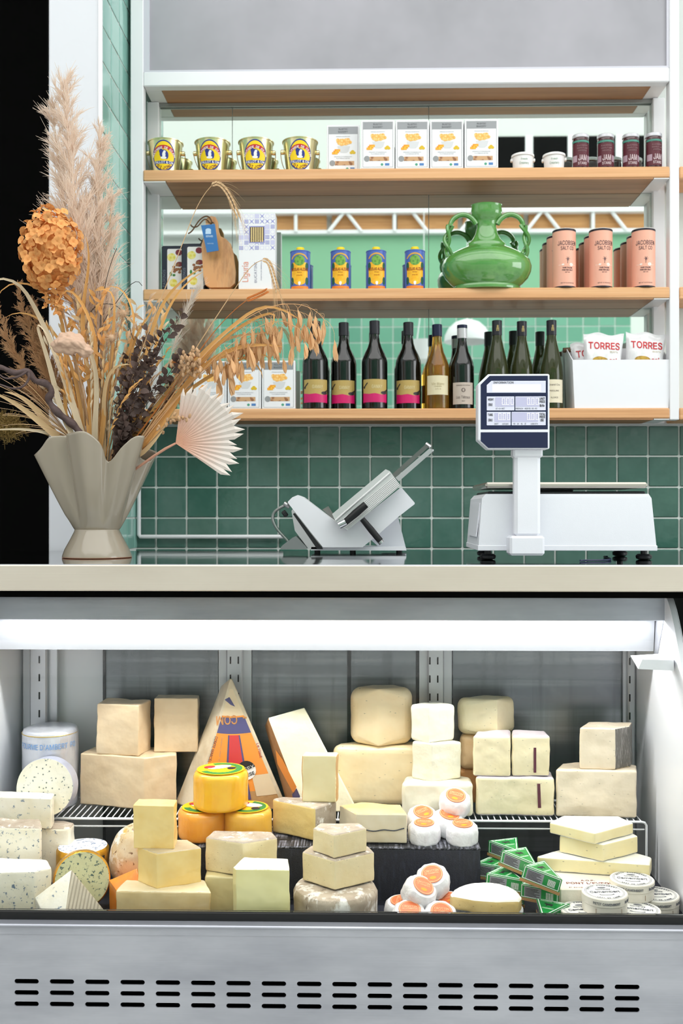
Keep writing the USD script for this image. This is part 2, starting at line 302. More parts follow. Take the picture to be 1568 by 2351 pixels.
prof = Polygon(np.vstack([gs[:-1] + [[.008, 0]], [[1.99, EYE - .9], [YB + .02, EYE - .9], [YB + .02, EYE - .186]]])).buffer(0)
ENDW = mat('case_white', (232, 234, 240), .3)
part(dc, 'end_panel', prism_x(prof, XI1, XI1 + .012), ENDW); part(dc, 'end_panel', prism_x(prof, XI0 - .012, XI0), ENDW)
BACKG = mat('rear_door_glass', (120, 124, 131), .3, .6, [('noise', 3, (.2, 1, 9), (150, 154, 160), .45, .7), ('noise', 4, (6, 1, .3), (96, 99, 105), .5, .8)])
part(dc, 'back_panel', bx(XI0, XI1, YB + .02, YB + .03, DK - .01, EYE - .19), ENDW)
for a, b in ((242, 500), (578, 797), (806, 955), (1040, 1432)):
    part(dc, 'rear_door', bx(X(a, YB), X(b, YB), YB + .004, YB + .012, DK, EYE - .2), BACKG)
DARKF = mat('door_frame', (60, 62, 66), .4, .3)
for a, b in ((236, 242), (797, 806), (955, 963)): part(dc, 'door_frame', bx(X(a, YB), X(b, YB), YB, YB + .016, DK, EYE - .2), DARKF)
POST = mat('post_steel', (196, 198, 204), .35, .5)
SLOT = mat('slot_black', (18, 18, 20), .8)
for a, b, sl in ((50, 128, (90,)), (501, 576, (529, 547)), (963, 1038, (987, 1005)), (1433, 1466, (1446,))):
    x0, x1 = X(a, YB - .02), X(b, YB - .02)
    pp = part(dc, 'slotted_post', cat(bx(x0, x1, YB - .01, YB, DK, EYE - .2), bx(x0 + (x1 - x0) * .25, x1 - (x1 - x0) * .25, YB - .026, YB - .0101, DK, EYE - .2, .003)), POST)
    for q in [bx(X(s, YB - .027) - .0018, X(s, YB - .027) + .0018, YB - .0268, YB - .0262, EYE - .36 - .045 * k - .018, EYE - .36 - .045 * k) for s in sl for k in range(9)]: part(pp, 'slot', q, SLOT)
xh1 = X(1533, 2.25)
part(dc, 'canopy_strip', bx(XI0, xh1, 2.25, 2.253, Zz(1424, 2.25), EYE - .188, .001), STEEL)
part(dc, 'canopy_top', bx(XI0, XI1, 2.25, YB + .02, EYE - .188, EYE - .180), STEEL)
part(dc, 'lamp_hood', prism_x(Polygon([rel(2.30, -.19), rel(2.318, -.322), rel(2.322, -.322), rel(2.304, -.19)]), XI0, xh1 - .012), mat('hood_satin', (168, 171, 178), .45))
part(dc, 'hood_end', prism_x(Polygon([rel(2.252, -.19), rel(2.252, -.24), rel(2.30, -.33), rel(2.322, -.33), rel(2.31, -.19)]), xh1 - .010, xh1 - .006), STEEL)
LAMP = usdkit.material(stage, '/World/Looks/lamp_tube', {'e': ('emission', dict(color=(1, .97, .93), strength=1.))}, [], surface='e.emission')
part(dc, 'lamp_tube', tube([(XI0 + .02, 2.277, EYE - .221), (xh1 - .02, 2.277, EYE - .221)], .011, 10), LAMP)
_l = UsdLux.RectLight.Define(stage, '/World/case_light'); _l.CreateWidthAttr(xh1 - XI0 - .06); _l.CreateHeightAttr(.022); _l.CreateIntensityAttr(LAMP_POWER); _l.CreateColorAttr((1, .98, .95))
_x = UsdGeom.Xformable(_l); _x.AddTranslateOp().Set(((XI0 + xh1) / 2, 2.279, EYE - .2335)); _x.AddRotateXOp().Set(-26.)
part(dc, 'bracket', hullm([P(1447, 1505, 2.2), P(1456, 1512, 2.2), P(1465, 1536, 2.17), P(1547, 1540, 2.17), P(1547, 1516, 2.17), P(1475, 1514, 2.17), P(1530, 1500, 2.24), P(1540, 1504, 2.24)]), ENDW)
part(dc, 'deck', bx(XI0, XI1, 1.99, YB + .02, DK - .02, DK), mat('deck_mat', (22, 26, 48), .55, layers=[('noise', 120, (1, 12, 1), (12, 13, 20), .4, .65)], bump=(300, .0006)))
GY = 1.975
part(dc, 'gasket', bx(-1.2, XI1 + .03, GY, GY + .012, Zz(2124, GY), Zz(2096, GY), .003), mat('rubber', (6, 6, 7), .5))
FY = 1.958
part(dc, 'sill', bx(-1.3, 1.2, FY - .006, 2.0, Zz(2133, FY), Zz(2125.5, FY), .002), STEEL)
zs = [Zz(v, FY) for v in (2260, 2286, 2312)]
holes = []
for i in range(18):
    for z in zs:
        c = X(61 + i * 81.1, FY); holes.append(LineString([(c - .0195, z), (c + .0195, z)]).buffer(.0047, quad_segs=5))
from shapely.ops import unary_union
zb = Zz(2133, FY)
fp = sbox(-1.3, .06, 1.2, zb).difference(unary_union(holes))
part(dc, 'front_panel', prism_y(fp, FY, FY + .0025), STEEL)
part(dc, 'vent_backing', bx(-1.0, 1.0, FY + .06, FY + .065, .1, zb - .02), BLACKM)
part(dc, 'panel_fold', bx(-1.3, 1.2, FY - .0015, FY, Zz(2150, FY), zb), STEEL)
part(dc, 'gap_strip', bx(-2.2, 1.5, 2.21, 2.225, EYE - .19, CT - .03), BLACKM)
part(dc, 'base', bx(-1.2, 1.1, 2.02, YB + .06, .05, DK - .03), BLACKP)
struct('trim_1', bx(XI1 + .045, 1.7, 2.2, 2.6, 0, CT - .031), mat('dark_side', (30, 31, 33), .5), 'dark cabinet end beside the display case', 'cabinet')
# ---------------------------------------------------------------- goods on the shelves
def at(k, px, Y): return (X(px, Y), Y, SH[k] + .0003)
GOLD = mat('gold_tin', (236, 226, 178), .22, .9)
BLUEP = mat('print_blue', (38, 52, 140), .4); YELP = mat('print_yellow', (252, 214, 20), .4); REDP = mat('print_red', (196, 40, 52), .4); WHP = mat('print_white', (244, 244, 244), .45)
DKP = mat('print_dark', (40, 36, 40), .5); GREYP = mat('print_grey', (150, 152, 154), .5); LGREYP = mat('print_light_grey', (214, 216, 218), .5); NAVYP = mat('print_navy', (20, 28, 66), .35); ORP = mat('print_orange', (240, 138, 40), .45); GRNP = mat('print_green', (54, 132, 60), .45)
# mustard buckets
bk = thing('mustard_bucket', 'gold tin mustard bucket, leftmost of the four on the top shelf', 'bucket', at(0, 380, 3.16), rz=4, group='mustard buckets')
RB = lambda z: .0425 + .0125 * z / .103
part(bk, 'body', lathe([(0, 0), (.0425, 0), (.0427, .002), (RB(.1), .1), (RB(.103) + .002, .1005), (RB(.103) + .0025, .103), (RB(.1), .104), (RB(.09) - .001, .09), (.042, .003), (0, .003)], 40), GOLD)
part(bk, 'lid', cyl(.0525, .094, .0965, 36), GOLD)
for s in (-1, 1): part(bk, 'lug', mv(rot(cyl(.0075, 0, .012, 12, .002), 90 * s, (0, 1, 0)), s * .05, 0, .072), GOLD)
part(bk, 'handle', tube([(.0615 * np.sign(math.cos(a)) * abs(math.cos(a)) ** .45, .06 * math.sin(-a), .072 + .05 * math.sin(a)) for a in np.linspace(-math.pi, 0, 26)], .0012, 6), GOLD)
E = ell(0, .049, .0375, .047, 40); lb = part(bk, 'label', wrap(flat(E, .012), RB, .0003), BLUEP)
Ei = ell(0, .049, .0335, .043, 40)
part(lb, 'yellow_field', wrap(flat(Ei, .012), RB, .0006), YELP)
ring = Point(0, .035).buffer(.0455, 24).difference(Point(0, .035).buffer(.0345, 24)).intersection(sbox(-.1, .045, .1, .2)).intersection(Ei)
part(lb, 'red_band', wrap(flat(ring, .012), RB, .0009), REDP)
part(lb, 'lettering', wrap(arct('MOUTARDE DE DIJON', .038, .0065, 0, .035, 158, 22), RB, .0011), WHP)
part(lb, 'blue_band', wrap(flat(Ei.intersection(sbox(-.1, .024, .1, .033)), .012), RB, .0009), BLUEP)
part(lb, 'lettering', wrap(text('FALLOT & Cie', .0068, 0, .0285, True, .06), RB, .0011), WHP)
part(lb, 'lettering', wrap(arct('DIJON', .03, .0085, 0, .042, 235, 305, inside=True), RB, .0009), mat('print_maroon', (120, 24, 40), .5))
part(lb, 'emblem', wrap(flat(unary_union([ell(0, .054, .0125, .0125), ell(-.008, .062, .006, .007), ell(.009, .05, .006, .012)]), .012), RB, .0009), BLUEP)
part(lb, 'emblem', wrap(flat(unary_union([ell(.001, .051, .005, .010), ell(0, .042, .009, .004), ell(.003, .06, .004, .004)]), .012), RB, .0012), WHP)
for px, rz, t in ((488, -3, 'second from the left'), (588, 2, 'third from the left'), (689, 3, 'rightmost, beside the cracker boxes,')):
    copy(bk, at(0, px, 3.16), rz, f'gold tin mustard bucket, {t} of the four on the top shelf')
# cracker boxes
CARD = mat('white_card', (238, 239, 242), .45)
CRK = mat('cracker_print', (244, 178, 84), .5, layers=[('noise', 160, (1, 1, 1), (252, 214, 140), .45, .6)])
CRW = mat('cracker_window', (206, 164, 122), .5, layers=[('noise', 70, (1, 1, 1), (150, 100, 66), .55, .6)])
BW, BH, BD = .104, .1505, .05
cb = thing('cracker_box', 'white cracker box nearest the buckets, set back on the top shelf', 'box', at(0, 788, 3.165), rz=0, group='cracker boxes')
part(cb, 'box', bx(-BW / 2, BW / 2, -BD / 2, BD / 2, 0, BH, .001), CARD)
def art(p, name, poly, m, off): return part(p, name, mv(wrap(flat(poly), None, off), 0, -BD / 2, 0), m)
fr = sbox(-.047, .004, .047, .1455); art(cb, 'frame_line', fr.difference(fr.buffer(-.0011)), GREYP, .0002)
art(cb, 'grey_band', sbox(-.0455, .122, .0455, .144), mat('print_silver', (152, 154, 158), .4, .3), .0003)
part(cb, 'lettering', mv(wrap(cat(text('RUSTIC', .005, 0, .1375, False, .028), text('BAKERY', .005, 0, .1292, False, .03)), None, .0005), 0, -BD / 2, 0), GREYP if 0 else mat('print_charcoal', (96, 98, 102), .5))
part(cb, 'lettering', mv(wrap(cat(text('ORGANIC SOURDOUGH', .0028, 0, .1145), text('ORGANIC STONEGROUND', .0033, 0, .051, False, .056), text('FLATBREAD BITES', .0033, 0, .0455, False, .042)), None, .0003), 0, -BD / 2, 0), mat('print_pale', (196, 198, 202), .5))
rr = R0(11)
bowl = Polygon([(-.02, .084), (.02, .084), (.015, .068), (.008, .063), (-.008, .063), (-.015, .068)])
art(cb, 'bowl_picture', affinity.translate(bowl, .002, 0), LGREYP, .0003)
art(cb, 'cracker_picture', unary_union([ell(.002 + rr.randn() * .009, .0925 + rr.rand() * .013 - rr.rand() * .004, .0065, .0055, 7) for _ in range(44)]), CRK, .0005)
art(cb, 'cheese_picture', unary_union([sbox(-.035 + q * .004, .058 + q * .0045, -.017 + q * .004, .0655 + q * .0045) for q in range(3)]), mat('cheese_print', (240, 152, 34), .5, layers=[('noise', 120, (1, 1, 1), (250, 196, 60), .45, .6)]), .0005)
art(cb, 'fruit_picture', unary_union([ell(.026 + q * .004, .063 + (q % 2) * .004, .0055, .0045, 10) for q in range(3)]), mat('fruit_print', (222, 186, 40), .5), .0005)
art(cb, 'seal', ell(-.034, .0305, .009, .009), GREYP, .0005)
art(cb, 'window', sbox(-.026, .0235, .035, .037), CRW, .0003)
art(cb, 'leaf_mark', ell(.013, .0125, .0042, .004), mat('print_teal', (80, 160, 130), .5), .0003); art(cb, 'check_mark', sbox(.0225, .009, .036, .0165), mat('print_azure', (80, 130, 190), .5), .0003)
for px, Y, t in ((867, 3.128, 'second from the left of the five on the top shelf'), (945.5, 3.130, 'middle one of the five on the top shelf'), (1024, 3.132, 'fourth from the left of the five on the top shelf'), (1103, 3.128, 'at the right end of the five on the top shelf')):
    copy(cb, at(0, px, Y), 0, f'white cracker box, {t}')
for px, Y, t in ((485, 3.133, 'half hidden behind the dried flowers on the bottom shelf'), (563, 3.130, 'middle one of the three on the bottom shelf'), (641, 3.130, 'next to the wine bottles on the bottom shelf')):
    copy(cb, at(2, px, Y), 0, f'white cracker box {t}')
# white pails and jam jars
PAILW = mat('white_plastic', (240, 240, 240), .4)
pl = thing('pail', 'small white lidded pail, left one of the pair on the top shelf', 'pail', at(0, 1200, 3.15), group='small white pails')
part(pl, 'body', lathe([(0, 0), (.029, 0), (.030, .002), (.0325, .046), (0, .046)], 32), PAILW)
part(pl, 'lid', lathe([(0, .0465), (.0355, .0465), (.036, .048), (.0355, .053), (.031, .055), (.030, .053), (0, .053)], 32), PAILW)
for s in (-1, 1): part(pl, 'ear', mv(bx(-.004, .004, -.007, .007, -.005, .005, .002), s * .0345, 0, .038), PAILW)
part(pl, 'label', wrap(cat(text('Fresh', .006, 0, .033), text('Creamery', .0075, 0, .02, False, .03)), lambda z: .0302 + .0024 * z / .046, .0004), mat('print_sage', (150, 176, 158), .5))
copy(pl, at(0, 1272, 3.15), -8, 'small white lidded pail beside the jam jars on the top shelf')
JAMM = mat('jam', (62, 12, 22), .14, coat=.6)
jj = thing('jam_jar', 'dark red jam jar, leftmost of the four on the top shelf', 'jar', at(0, 1332.5, 3.14), rz=3, group='jam jars')
part(jj, 'jar', lathe([(0, 0), (.023, 0), (.0255, .003), (.0255, .092), (.0235, .099), (0, .099)], 32), JAMM)
part(jj, 'lid', cyl(.0262, .0992, .1105, 32, .0015), mat('lid_silver', (214, 214, 220), .3, .4))
part(jj, 'teal_band', wrap(flat(sbox(-.037, .083, .037, .089), .008), .0255, .0004), mat('print_jade', (70, 140, 124), .5))
lb = part(jj, 'label', wrap(flat(sbox(-.034, .008, .034, .080), .008), .0255, .0003), mat('label_wine', (88, 26, 40), .5))
[part(lb, 'paper_strip', wrap(flat(q, .008), .0255, .0006), mat('print_mauve', (176, 150, 164), .5)) for q in (sbox(-.034, .022, -.017, .042), sbox(.017, .022, .034, .042))]
part(lb, 'lettering', wrap(cat(text('JAM', .017, 0, .034, True, .026), text('STAND', .008, 0, .017, True, .028)), .0255, .0008), mat('print_rose', (206, 186, 190), .5))
part(lb, 'lettering', wrap(cat(*[text(s, .0046, 0, z, False, w) for s, z, w in (('BLACKBERRY', .072, .034), ('MAKRUT LIME', .064, .034), ('PRESERVE', .056, .026))]), .0255, .0008), mat('print_taupe', (150, 116, 120), .5))
for px, Y, rz, t in ((1390, 3.14, -4, 'second from the left of the four on the top shelf'), (1447.5, 3.14, 2, 'third from the left of the four on the top shelf'), (1500, 3.135, 14, 'at the right end of the top shelf')): copy(jj, at(0, px, Y), rz, f'dark red jam jar, {t}')
# fruit packs
fp_ = thing('fruit_pack', 'navy fruit pack with lemon pictures, left of the two on the middle shelf', 'pack', at(1, 398, 3.222), rz=-1, group='navy fruit packs')
PK = mat('pack_navy', (34, 40, 58), .35)
part(fp_, 'box', bx(-.037, .037, -.0095, .0095, 0, .166, .004), PK)
def art2(p, name, poly, m, off): return part(p, name, mv(wrap(flat(poly), None, off), 0, -.0095, 0), m)
art2(fp_, 'panel', sbox(-.018, .01, .034, .155).buffer(-.005).buffer(.005), WHP, .0003)
LEM = mat('lemon_print', (232, 218, 70), .5, layers=[('voronoi', 90, (1, 1, 1), (246, 238, 150), .2, .6)])
art2(fp_, 'lemon_picture', ell(-.004, .128, .014, .013), LEM, .0006); art2(fp_, 'lemon_picture', ell(.002, .045, .013, .013), LEM, .0006); 
[art2(fp_, 'fruit_picture', q, mat('fig_print', (128, 34, 48), .5), .0006) for q in (ell(.02, .143, .011, .01), ell(.022, .105, .012, .008))]
art2(fp_, 'nut_picture', unary_union([ell(.016 + rr.randn() * .008, .088 + rr.randn() * .009, .0055, .0045, 7) for _ in range(12)]), mat('nut_print', (150, 96, 58), .5), .0007)
art2(fp_, 'leaf_picture', unary_union([ell(-.006, .074, .004, .007), ell(.004, .07, .005, .004)]), GRNP, .0006)
part(fp_, 'lettering', mv(wrap(cat(text('PAIRINGS', .009, -.028, .06, False, .055, rotd=90), text('FOR CHEESE', .0055, .008, .021, True, .034)), None, .0008), 0, -.0095, 0), mat('print_steel', (120, 128, 146), .5))
copy(fp_, at(1, 444, 3.197), -1, 'navy fruit pack with fig and lemon pictures, right beside the cutting board')
# cutting board
OLIVE = mat('olive_wood', (218, 160, 104), .4, layers=[('noise', 9, (3, 1, .8), (146, 92, 50), .46, .72), ('noise', 9, (3, 3, .6), (228, 184, 136), .5, .75)])
YB1 = 3.16
cbz = at(1, 505, YB1); u2 = lambda x, y: (X(320 + x / 2.529, YB1) - cbz[0], Zz(150 + y / 2.529, YB1) - cbz[2])
bl = Polygon([u2(*q) for q in ((390, 872), (412, 862), (438, 868), (452, 895), (456, 945), (470, 985), (500, 1000), (530, 1030), (545, 1085), (560, 1200), (556, 1265), (530, 1290), (410, 1290), (384, 1272), (372, 1220), (364, 1110), (358, 1040), (368, 1000), (384, 975), (384, 920), (380, 890))]).buffer(.004).buffer(-.004)
cut = thing('cutting_board', 'olive wood paddle cutting board leaning on the middle shelf', 'cutting board', cbz, rx=-5)
hole = Polygon([u2(*q) for q in ((404, 905), (420, 896), (432, 905), (426, 918), (410, 918))])
part(cut, 'board', prism_y(bl.difference(hole), -.008, .008), OLIVE, smooth=30)
LEATH = mat('leather', (98, 70, 44), .6)
part(cut, 'cord', tube(spline([(*u2(420, 908)[:1], -.012, u2(420, 908)[1])] + [(u2(*q)[0], -.014, u2(*q)[1]) for q in ((385, 868), (340, 900), (300, 960), (282, 972))], 16), .0022, 6), LEATH)
part(cut, 'cord', tube(spline([(u2(*q)[0], d, u2(*q)[1]) for q, d in (((405, 905), -.011), ((376, 890), -.018), ((330, 935), -.018), ((306, 930), -.014), ((296, 918), -.012))], 16), .0022, 6), LEATH)
tg = thing('paper_tag', 'blue paper tag hanging on the wooden cutting board', 'tag', (cbz[0], cbz[1] - .028, cbz[2]))
TAGP = Polygon([u2(*q) for q in ((366, 940), (446, 932), (468, 1085), (400, 1096))])
part(tg, 'card', prism_y(TAGP, -.001, .001), mat('tag_blue', (44, 112, 176), .45))
part(tg, 'logo', mv(wrap(flat(unary_union([ell(*u2(408, 968), .009, .006), sbox(u2(392, 0)[0], u2(0, 990)[1], u2(424, 0)[0], u2(0, 975)[1])])), None, .0002), 0, -.001, 0), mat('print_ice', (190, 216, 240), .5))
part(tg, 'lettering', mv(wrap(cat(text('BERARD', .006, *u2(415, 1003), True, .022), text('OLIVE WOOD', .0035, *u2(420, 1045), False, .02)), None, .0002), 0, -.001, 0), mat('print_ice', (190, 216, 240), .5))
# pasta box
pb = thing('pasta_box', 'tall white pasta box with lilac tile pattern and window', 'box', at(1, 592, 3.14), rz=-1)
PW, PH, PD = .1155, .2385, .05
part(pb, 'box', bx(-PW / 2, PW / 2, -PD / 2, PD / 2, 0, PH, .001), CARD)
LIL = [mat('print_lilac', (204, 204, 232), .5), mat('print_violet', (158, 160, 212), .5), mat('print_pale_lilac', (222, 222, 240), .5)]
def art3(p, name, poly, m, off): return part(p, name, mv(wrap(flat(poly), None, off), 0, -PD / 2, 0), m)
g = PW / 7; tl = [[], [], []]
for i in range(7):
    for j in range(7):
        if 2 <= i <= 4 and 2 <= j <= 4: continue
        x0, z0 = -PW / 2 + i * g, PH - (j + 1) * g; k = rr.randint(5); c = (x0 + g / 2, z0 + g / 2)
        if k == 0: tl[0].append(sbox(x0 + .001, z0 + .001, x0 + g - .001, z0 + g - .001))
        elif k == 1: tl[1] += [ell(c[0] + a * g * .27, c[1] + b * g * .27, g * .13, g * .13, 8) for a in (-1, 0, 1) for b in (-1, 0, 1)]
        elif k == 2: tl[2].append(Point(c).buffer(g * .45).difference(Point(c).buffer(g * .32)))
        elif k == 3: tl[1].append(LineString([(x0 + .002, z0 + .002), (x0 + g - .002, z0 + g - .002)]).buffer(.001).union(LineString([(x0 + .002, z0 + g - .002), (x0 + g - .002, z0 + .002)]).buffer(.001)).union(Point(c).buffer(g * .2)))
        else: tl[2].append(sbox(x0 + .002, z0 + .002, x0 + g - .002, z0 + g - .002).difference(sbox(x0 + .004, z0 + .004, x0 + g - .004, z0 + g - .004)))
for k in range(3): art3(pb, 'tile_pattern', unary_union(tl[k]), LIL[k], .0003)
wz = sbox(-.022, PH - .0895, .022, PH - .042); art3(pb, 'window_frame', wz.buffer(.003, join_style=2).difference(wz), LIL[1], .0004)
art3(pb, 'window', wz, mat('box_inside', (70, 58, 40), .6), .0003)
part(pb, 'pasta', cat(*[mv(cyl(.0033, PH - .089, PH - .043, 8), -.017 + q * .0068, -PD / 2 + .0022, 0) for q in range(6)]), mat('dry_pasta', (226, 200, 140), .5), kind='stuff')
part(pb, 'lettering', mv(wrap(text('Liguria', .019, -.034, .056, False, .062, rotd=90), None, .0004), 0, -PD / 2, 0), mat('print_coral', (236, 150, 122), .5))
part(pb, 'lettering', mv(wrap(cat(text('BUCATINI', .0078, -.004, .054, False, .064, rotd=90), text('PASTA DI SEMOLA', .003, .014, .06, False, .06, rotd=90), text('16 OZ', .003, .04, .06, False, .02, rotd=90)), None, .0004), 0, -PD / 2, 0), mat('print_slate', (150, 150, 172), .5))
# olive oil tins
ot = thing('oil_tin', 'blue yellow olive oil tin, leftmost of the four on the middle shelf', 'tin', at(1, 689.5, 3.155), rz=-2, group='olive oil tins')
RT = .0318
part(ot, 'can', lathe([(0, 0), (RT, 0), (RT + .0008, .001), (RT + .0008, .003), (RT, .004), (RT, .123), (RT + .0008, .124), (RT + .0008, .1265), (RT - .001, .127), (RT - .002, .125), (0, .125)], 36), mat('tin_blue', (76, 104, 186), .3))
part(ot, 'cap', lathe([(0, .1255), (.0128, .1255), (.0128, .1385), (.0115, .1405), (0, .1405)], 20), mat('cap_yellow', (254, 220, 10), .4))
lb = part(ot, 'label', wrap(flat(sbox(-.0285, .032, .0285, .088).union(ell(0, .034, .022, .018)), .008), RT, .0003), mat('label_amber', (246, 178, 24), .4, layers=[('noise', 60, (1, 1, 1), (250, 204, 50), .4, .7)]))
part(lb, 'arch_band', wrap(flat(Point(0, .083).buffer(.034).difference(Point(0, .083).buffer(.029)).intersection(sbox(-.1, .099, .1, .2)), .008), RT, .0005), mat('print_ochre', (222, 170, 66), .45))
part(lb, 'medallion', wrap(flat(ell(0, .0935, .017, .0165), .008), RT, .0006), mat('medallion_green', (74, 136, 56), .45, layers=[('voronoi', 120, (1, 1, 1), (120, 172, 70), .2, .6)]))
[part(lb, 'leaf_picture', wrap(flat(ell(s * .025, z, .006, .012), .008), RT, .0005), mat('leaf_dark', (38, 92, 70), .5)) for s in (-1, 1) for z in (.03, .076)]
part(lb, 'lettering', wrap(cat(text('NICOLAS ALZIARI', .0085, 0, .066, True, .058), text('HUILE', .0035, 0, .056), text("D'OLIVE", .003, 0, .047)), RT, .0007), mat('print_brick', (150, 60, 20), .5))
part(lb, 'crest', wrap(flat(unary_union([ell(0, .023, .0042, .0045), Polygon([(-.004, .02), (.004, .02), (0, .014)])]), .008), RT, .0007), WHP)
part(lb, 'bottom_band', wrap(flat(sbox(-.031, .005, .031, .0135), .008), RT, .0005), ORP)
for px, rz, t in ((782, 0, 'second from the left of the four on the middle shelf'), (863.5, 3, 'third from the left of the four on the middle shelf'), (952.5, -3, 'next to the green jug')): copy(ot, at(1, px, 3.155), rz, f'blue yellow olive oil tin, {t}')
# green jug
GLZ = mat('green_glaze', (84, 146, 70), .1, coat=1., layers=[('noise', 9, (1, 1, .5), (106, 166, 86), .45, .75), ('noise', 16, (1, 1, 1), (66, 126, 60), .55, .8)], bump=(14, .0008))
JY = 3.15; jo = at(1, 1117, JY); js = FPX / JY; J = lambda px, py: ((px - 1117) / js, (660 - py) / js)
jug = thing('green_jug', 'green glazed ceramic jug with two curling twisted handles', 'jug', jo)
pf = [(0, 660), (76, 660), (78, 655), (75, 650), (82, 645), (94, 632), (101, 617), (102.5, 604), (98, 590), (84, 577), (66, 567), (46, 559), (43, 556), (44, 553), (41, 550), (33, 543), (26, 530), (22, 515), (21.5, 503), (25, 496), (34, 488), (35.5, 478), (34, 468), (35.5, 463), (31, 461), (26, 464), (20, 480), (0, 482)]
jb = lathe([(max(x, 0) / js, (660 - y) / js) for x, y in pf], 56); jb.apply_scale((1, .62, 1)); part(jug, 'body', jb, GLZ, smooth=50)
for s in (-1, 1):
    path = [(1117 + s * 24, 508), (1117 + s * 34, 494), (1117 + s * 52, 486), (1117 + s * 72, 492), (1117 + s * 83, 512)]
    part(jug, 'handle', tube([(J(*q)[0], -.004, J(*q)[1]) for q in spline([(*p,) for p in path], 18)], np.linspace(.0085, .0075, 18), 10), GLZ)
    for ph in (0, math.pi):
        low = [(1117 + s * (83 + 4 * math.sin(t * 3.1) + 8 * t * (1 - t) * 2) + 5.5 * math.cos(t * 7 + ph), 510 + t * 74, t * 7 + ph) for t in np.linspace(0, 1, 20)]
        part(jug, 'handle', tube([(J(a, b)[0], -.004 + .006 * math.sin(c), J(a, b)[1]) for a, b, c in low], .0062, 8), GLZ)
# salt canisters
sc_ = thing('salt_canister', 'pink salt canister in front, leftmost of the three on the middle shelf', 'canister', at(1, 1295, 3.132), rz=6, group='pink salt canisters')
RS = .036; SHT = .1835
PINK = mat('salt_pink', (240, 178, 154), .45)
part(sc_, 'tube', cyl(RS, .004, SHT - .006, 40), PINK)
part(sc_, 'lid', cyl(RS - .0008, SHT - .002, SHT, 40), mat('lid_white', (232, 226, 220), .5))
RINGD = mat('ring_dark', (36, 32, 44), .4, .3)
part(sc_, 'top_ring', cyl(RS + .0004, SHT - .0078, SHT - .002, 40), RINGD); part(sc_, 'bottom_ring', cyl(RS + .0004, 0, .004, 40), RINGD)
part(sc_, 'lettering', wrap(cat(text('JACOBSEN', .0135, 0, .137, False, .062), text('SALT CO', .011, 0, .121, False, .042), text('PURE ITALIAN', .0042, 0, .06, True, .03), text('FINE SEA SALT', .0042, 0, .053, True, .034), text('NET WT', .003, 0, .046), text('NET WT 11 OZ (312 G)', .0028, 0, .013)), RS, .0004), mat('print_aubergine', (66, 44, 60), .5))
part(sc_, 'tree_picture', wrap(unary_union and flat(unary_union([LineString([(0, .074), (.001, .088)]).buffer(.0007)] + [LineString([(.001, .088), (.001 + .006 * math.cos(a), .088 + .006 * math.sin(a))]).buffer(.0006) for a in np.arange(6) * 1.05])), RS, .0004), mat('print_aubergine', (66, 44, 60), .5))
part(sc_, 'hill_picture', wrap(flat(unary_union([ell(.012, .07, .006, .005), ell(-.014, .07, .004, .003), LineString([(-.028, .069), (.028, .069)]).buffer(.0004)])), RS, .0004), mat('print_cream', (250, 236, 226), .5))
italy = Polygon([(-12, 14), (-4, 18), (4, 16), (5, 11), (1, 9), (3, 2), (10, -6), (15, -9), (13, -12), (9, -9), (9, -15), (6, -18), (6, -12), (0, -4), (-5, 4), (-11, 7)])
part(sc_, 'map_picture', wrap(flat(affinity.scale(affinity.translate(italy, 0, 130), .0011, .0011, origin=(0, 0)), .006), RS, .0004, math.pi), DKP)
for px, rz, t in ((1379, 6, 'in front, middle one of the three on the middle shelf'), (1477, -4, 'in front at the right end of the middle shelf')): copy(sc_, at(1, px, 3.132), rz, f'pink salt canister {t}')
for px, t in ((1281, 'peeking out behind the left canister'), (1367, 'half hidden behind the middle canister'), (1465, 'half hidden behind the right end canister')): copy(sc_, at(1, px, 3.2055), 8, f'pink salt canister {t}')
# wine bottles
DKG = mat('dark_bottle', (9, 11, 8), .06, coat=.3)
BOT = lambda R, h, sh, nk, rn=.0148: [(0, .004), (R * .7, .0035), (R - .003, 0), (R, .004), (R, sh), (R * .96, sh + (nk - sh) * .15), (R * .8, sh + (nk - sh) * .42), (R * .56, sh + (nk - sh) * .72), (rn * 1.15, nk), (rn, nk + .02), (rn, h - .012), (rn + .001, h - .011), (rn + .001, h - .002), (rn - .001, h), (0, h)]
def label_patch(t, R, w, z0, z1, m): return part(t, 'label', wrap(flat(sbox(-w / 2, z0, w / 2, z1), .008), R, .0003), m)
gm = thing('gamay_bottle', 'dark gamay bottle, leftmost beside the cracker boxes, behind drooping oats', 'wine bottle', at(2, 724, 3.145), rz=4, group='gamay bottles')
GR = .0405
part(gm, 'bottle', lathe(BOT(GR, .279, .15, .213), 40), DKG, smooth=50)
part(gm, 'capsule', cyl(.0164, .237, .2795, 24, .001), mat('capsule_black', (24, 24, 34), .4))
lb = label_patch(gm, GR, .088, .02, .092, mat('label_tan', (186, 160, 92), .5))
part(lb, 'pink_field', wrap(flat(Polygon([(-.0442, .0199), (.0442, .0199), (.0442, .047), (.02, .044), (0, .048), (-.02, .046), (-.0442, .049)]), .008), GR, .0005), mat('label_magenta', (206, 20, 104), .45))
part(lb, 'lettering', wrap(text('GAMAY', .0105, .006, .069, True, .034), GR, .0006), mat('print_sand', (214, 200, 150), .5))
part(lb, 'bird_picture', wrap(cat(flat(unary_union([ell(.03, .05, .012, .005), Polygon([(.022, .05), (.044, .062), (.04, .048)])]), .008), flat(unary_union([ell(-.038, .067, .004, .004), LineString([(-.036, .07), (-.026, .08)]).buffer(.002)]), .008)), GR, .0007), DKP)
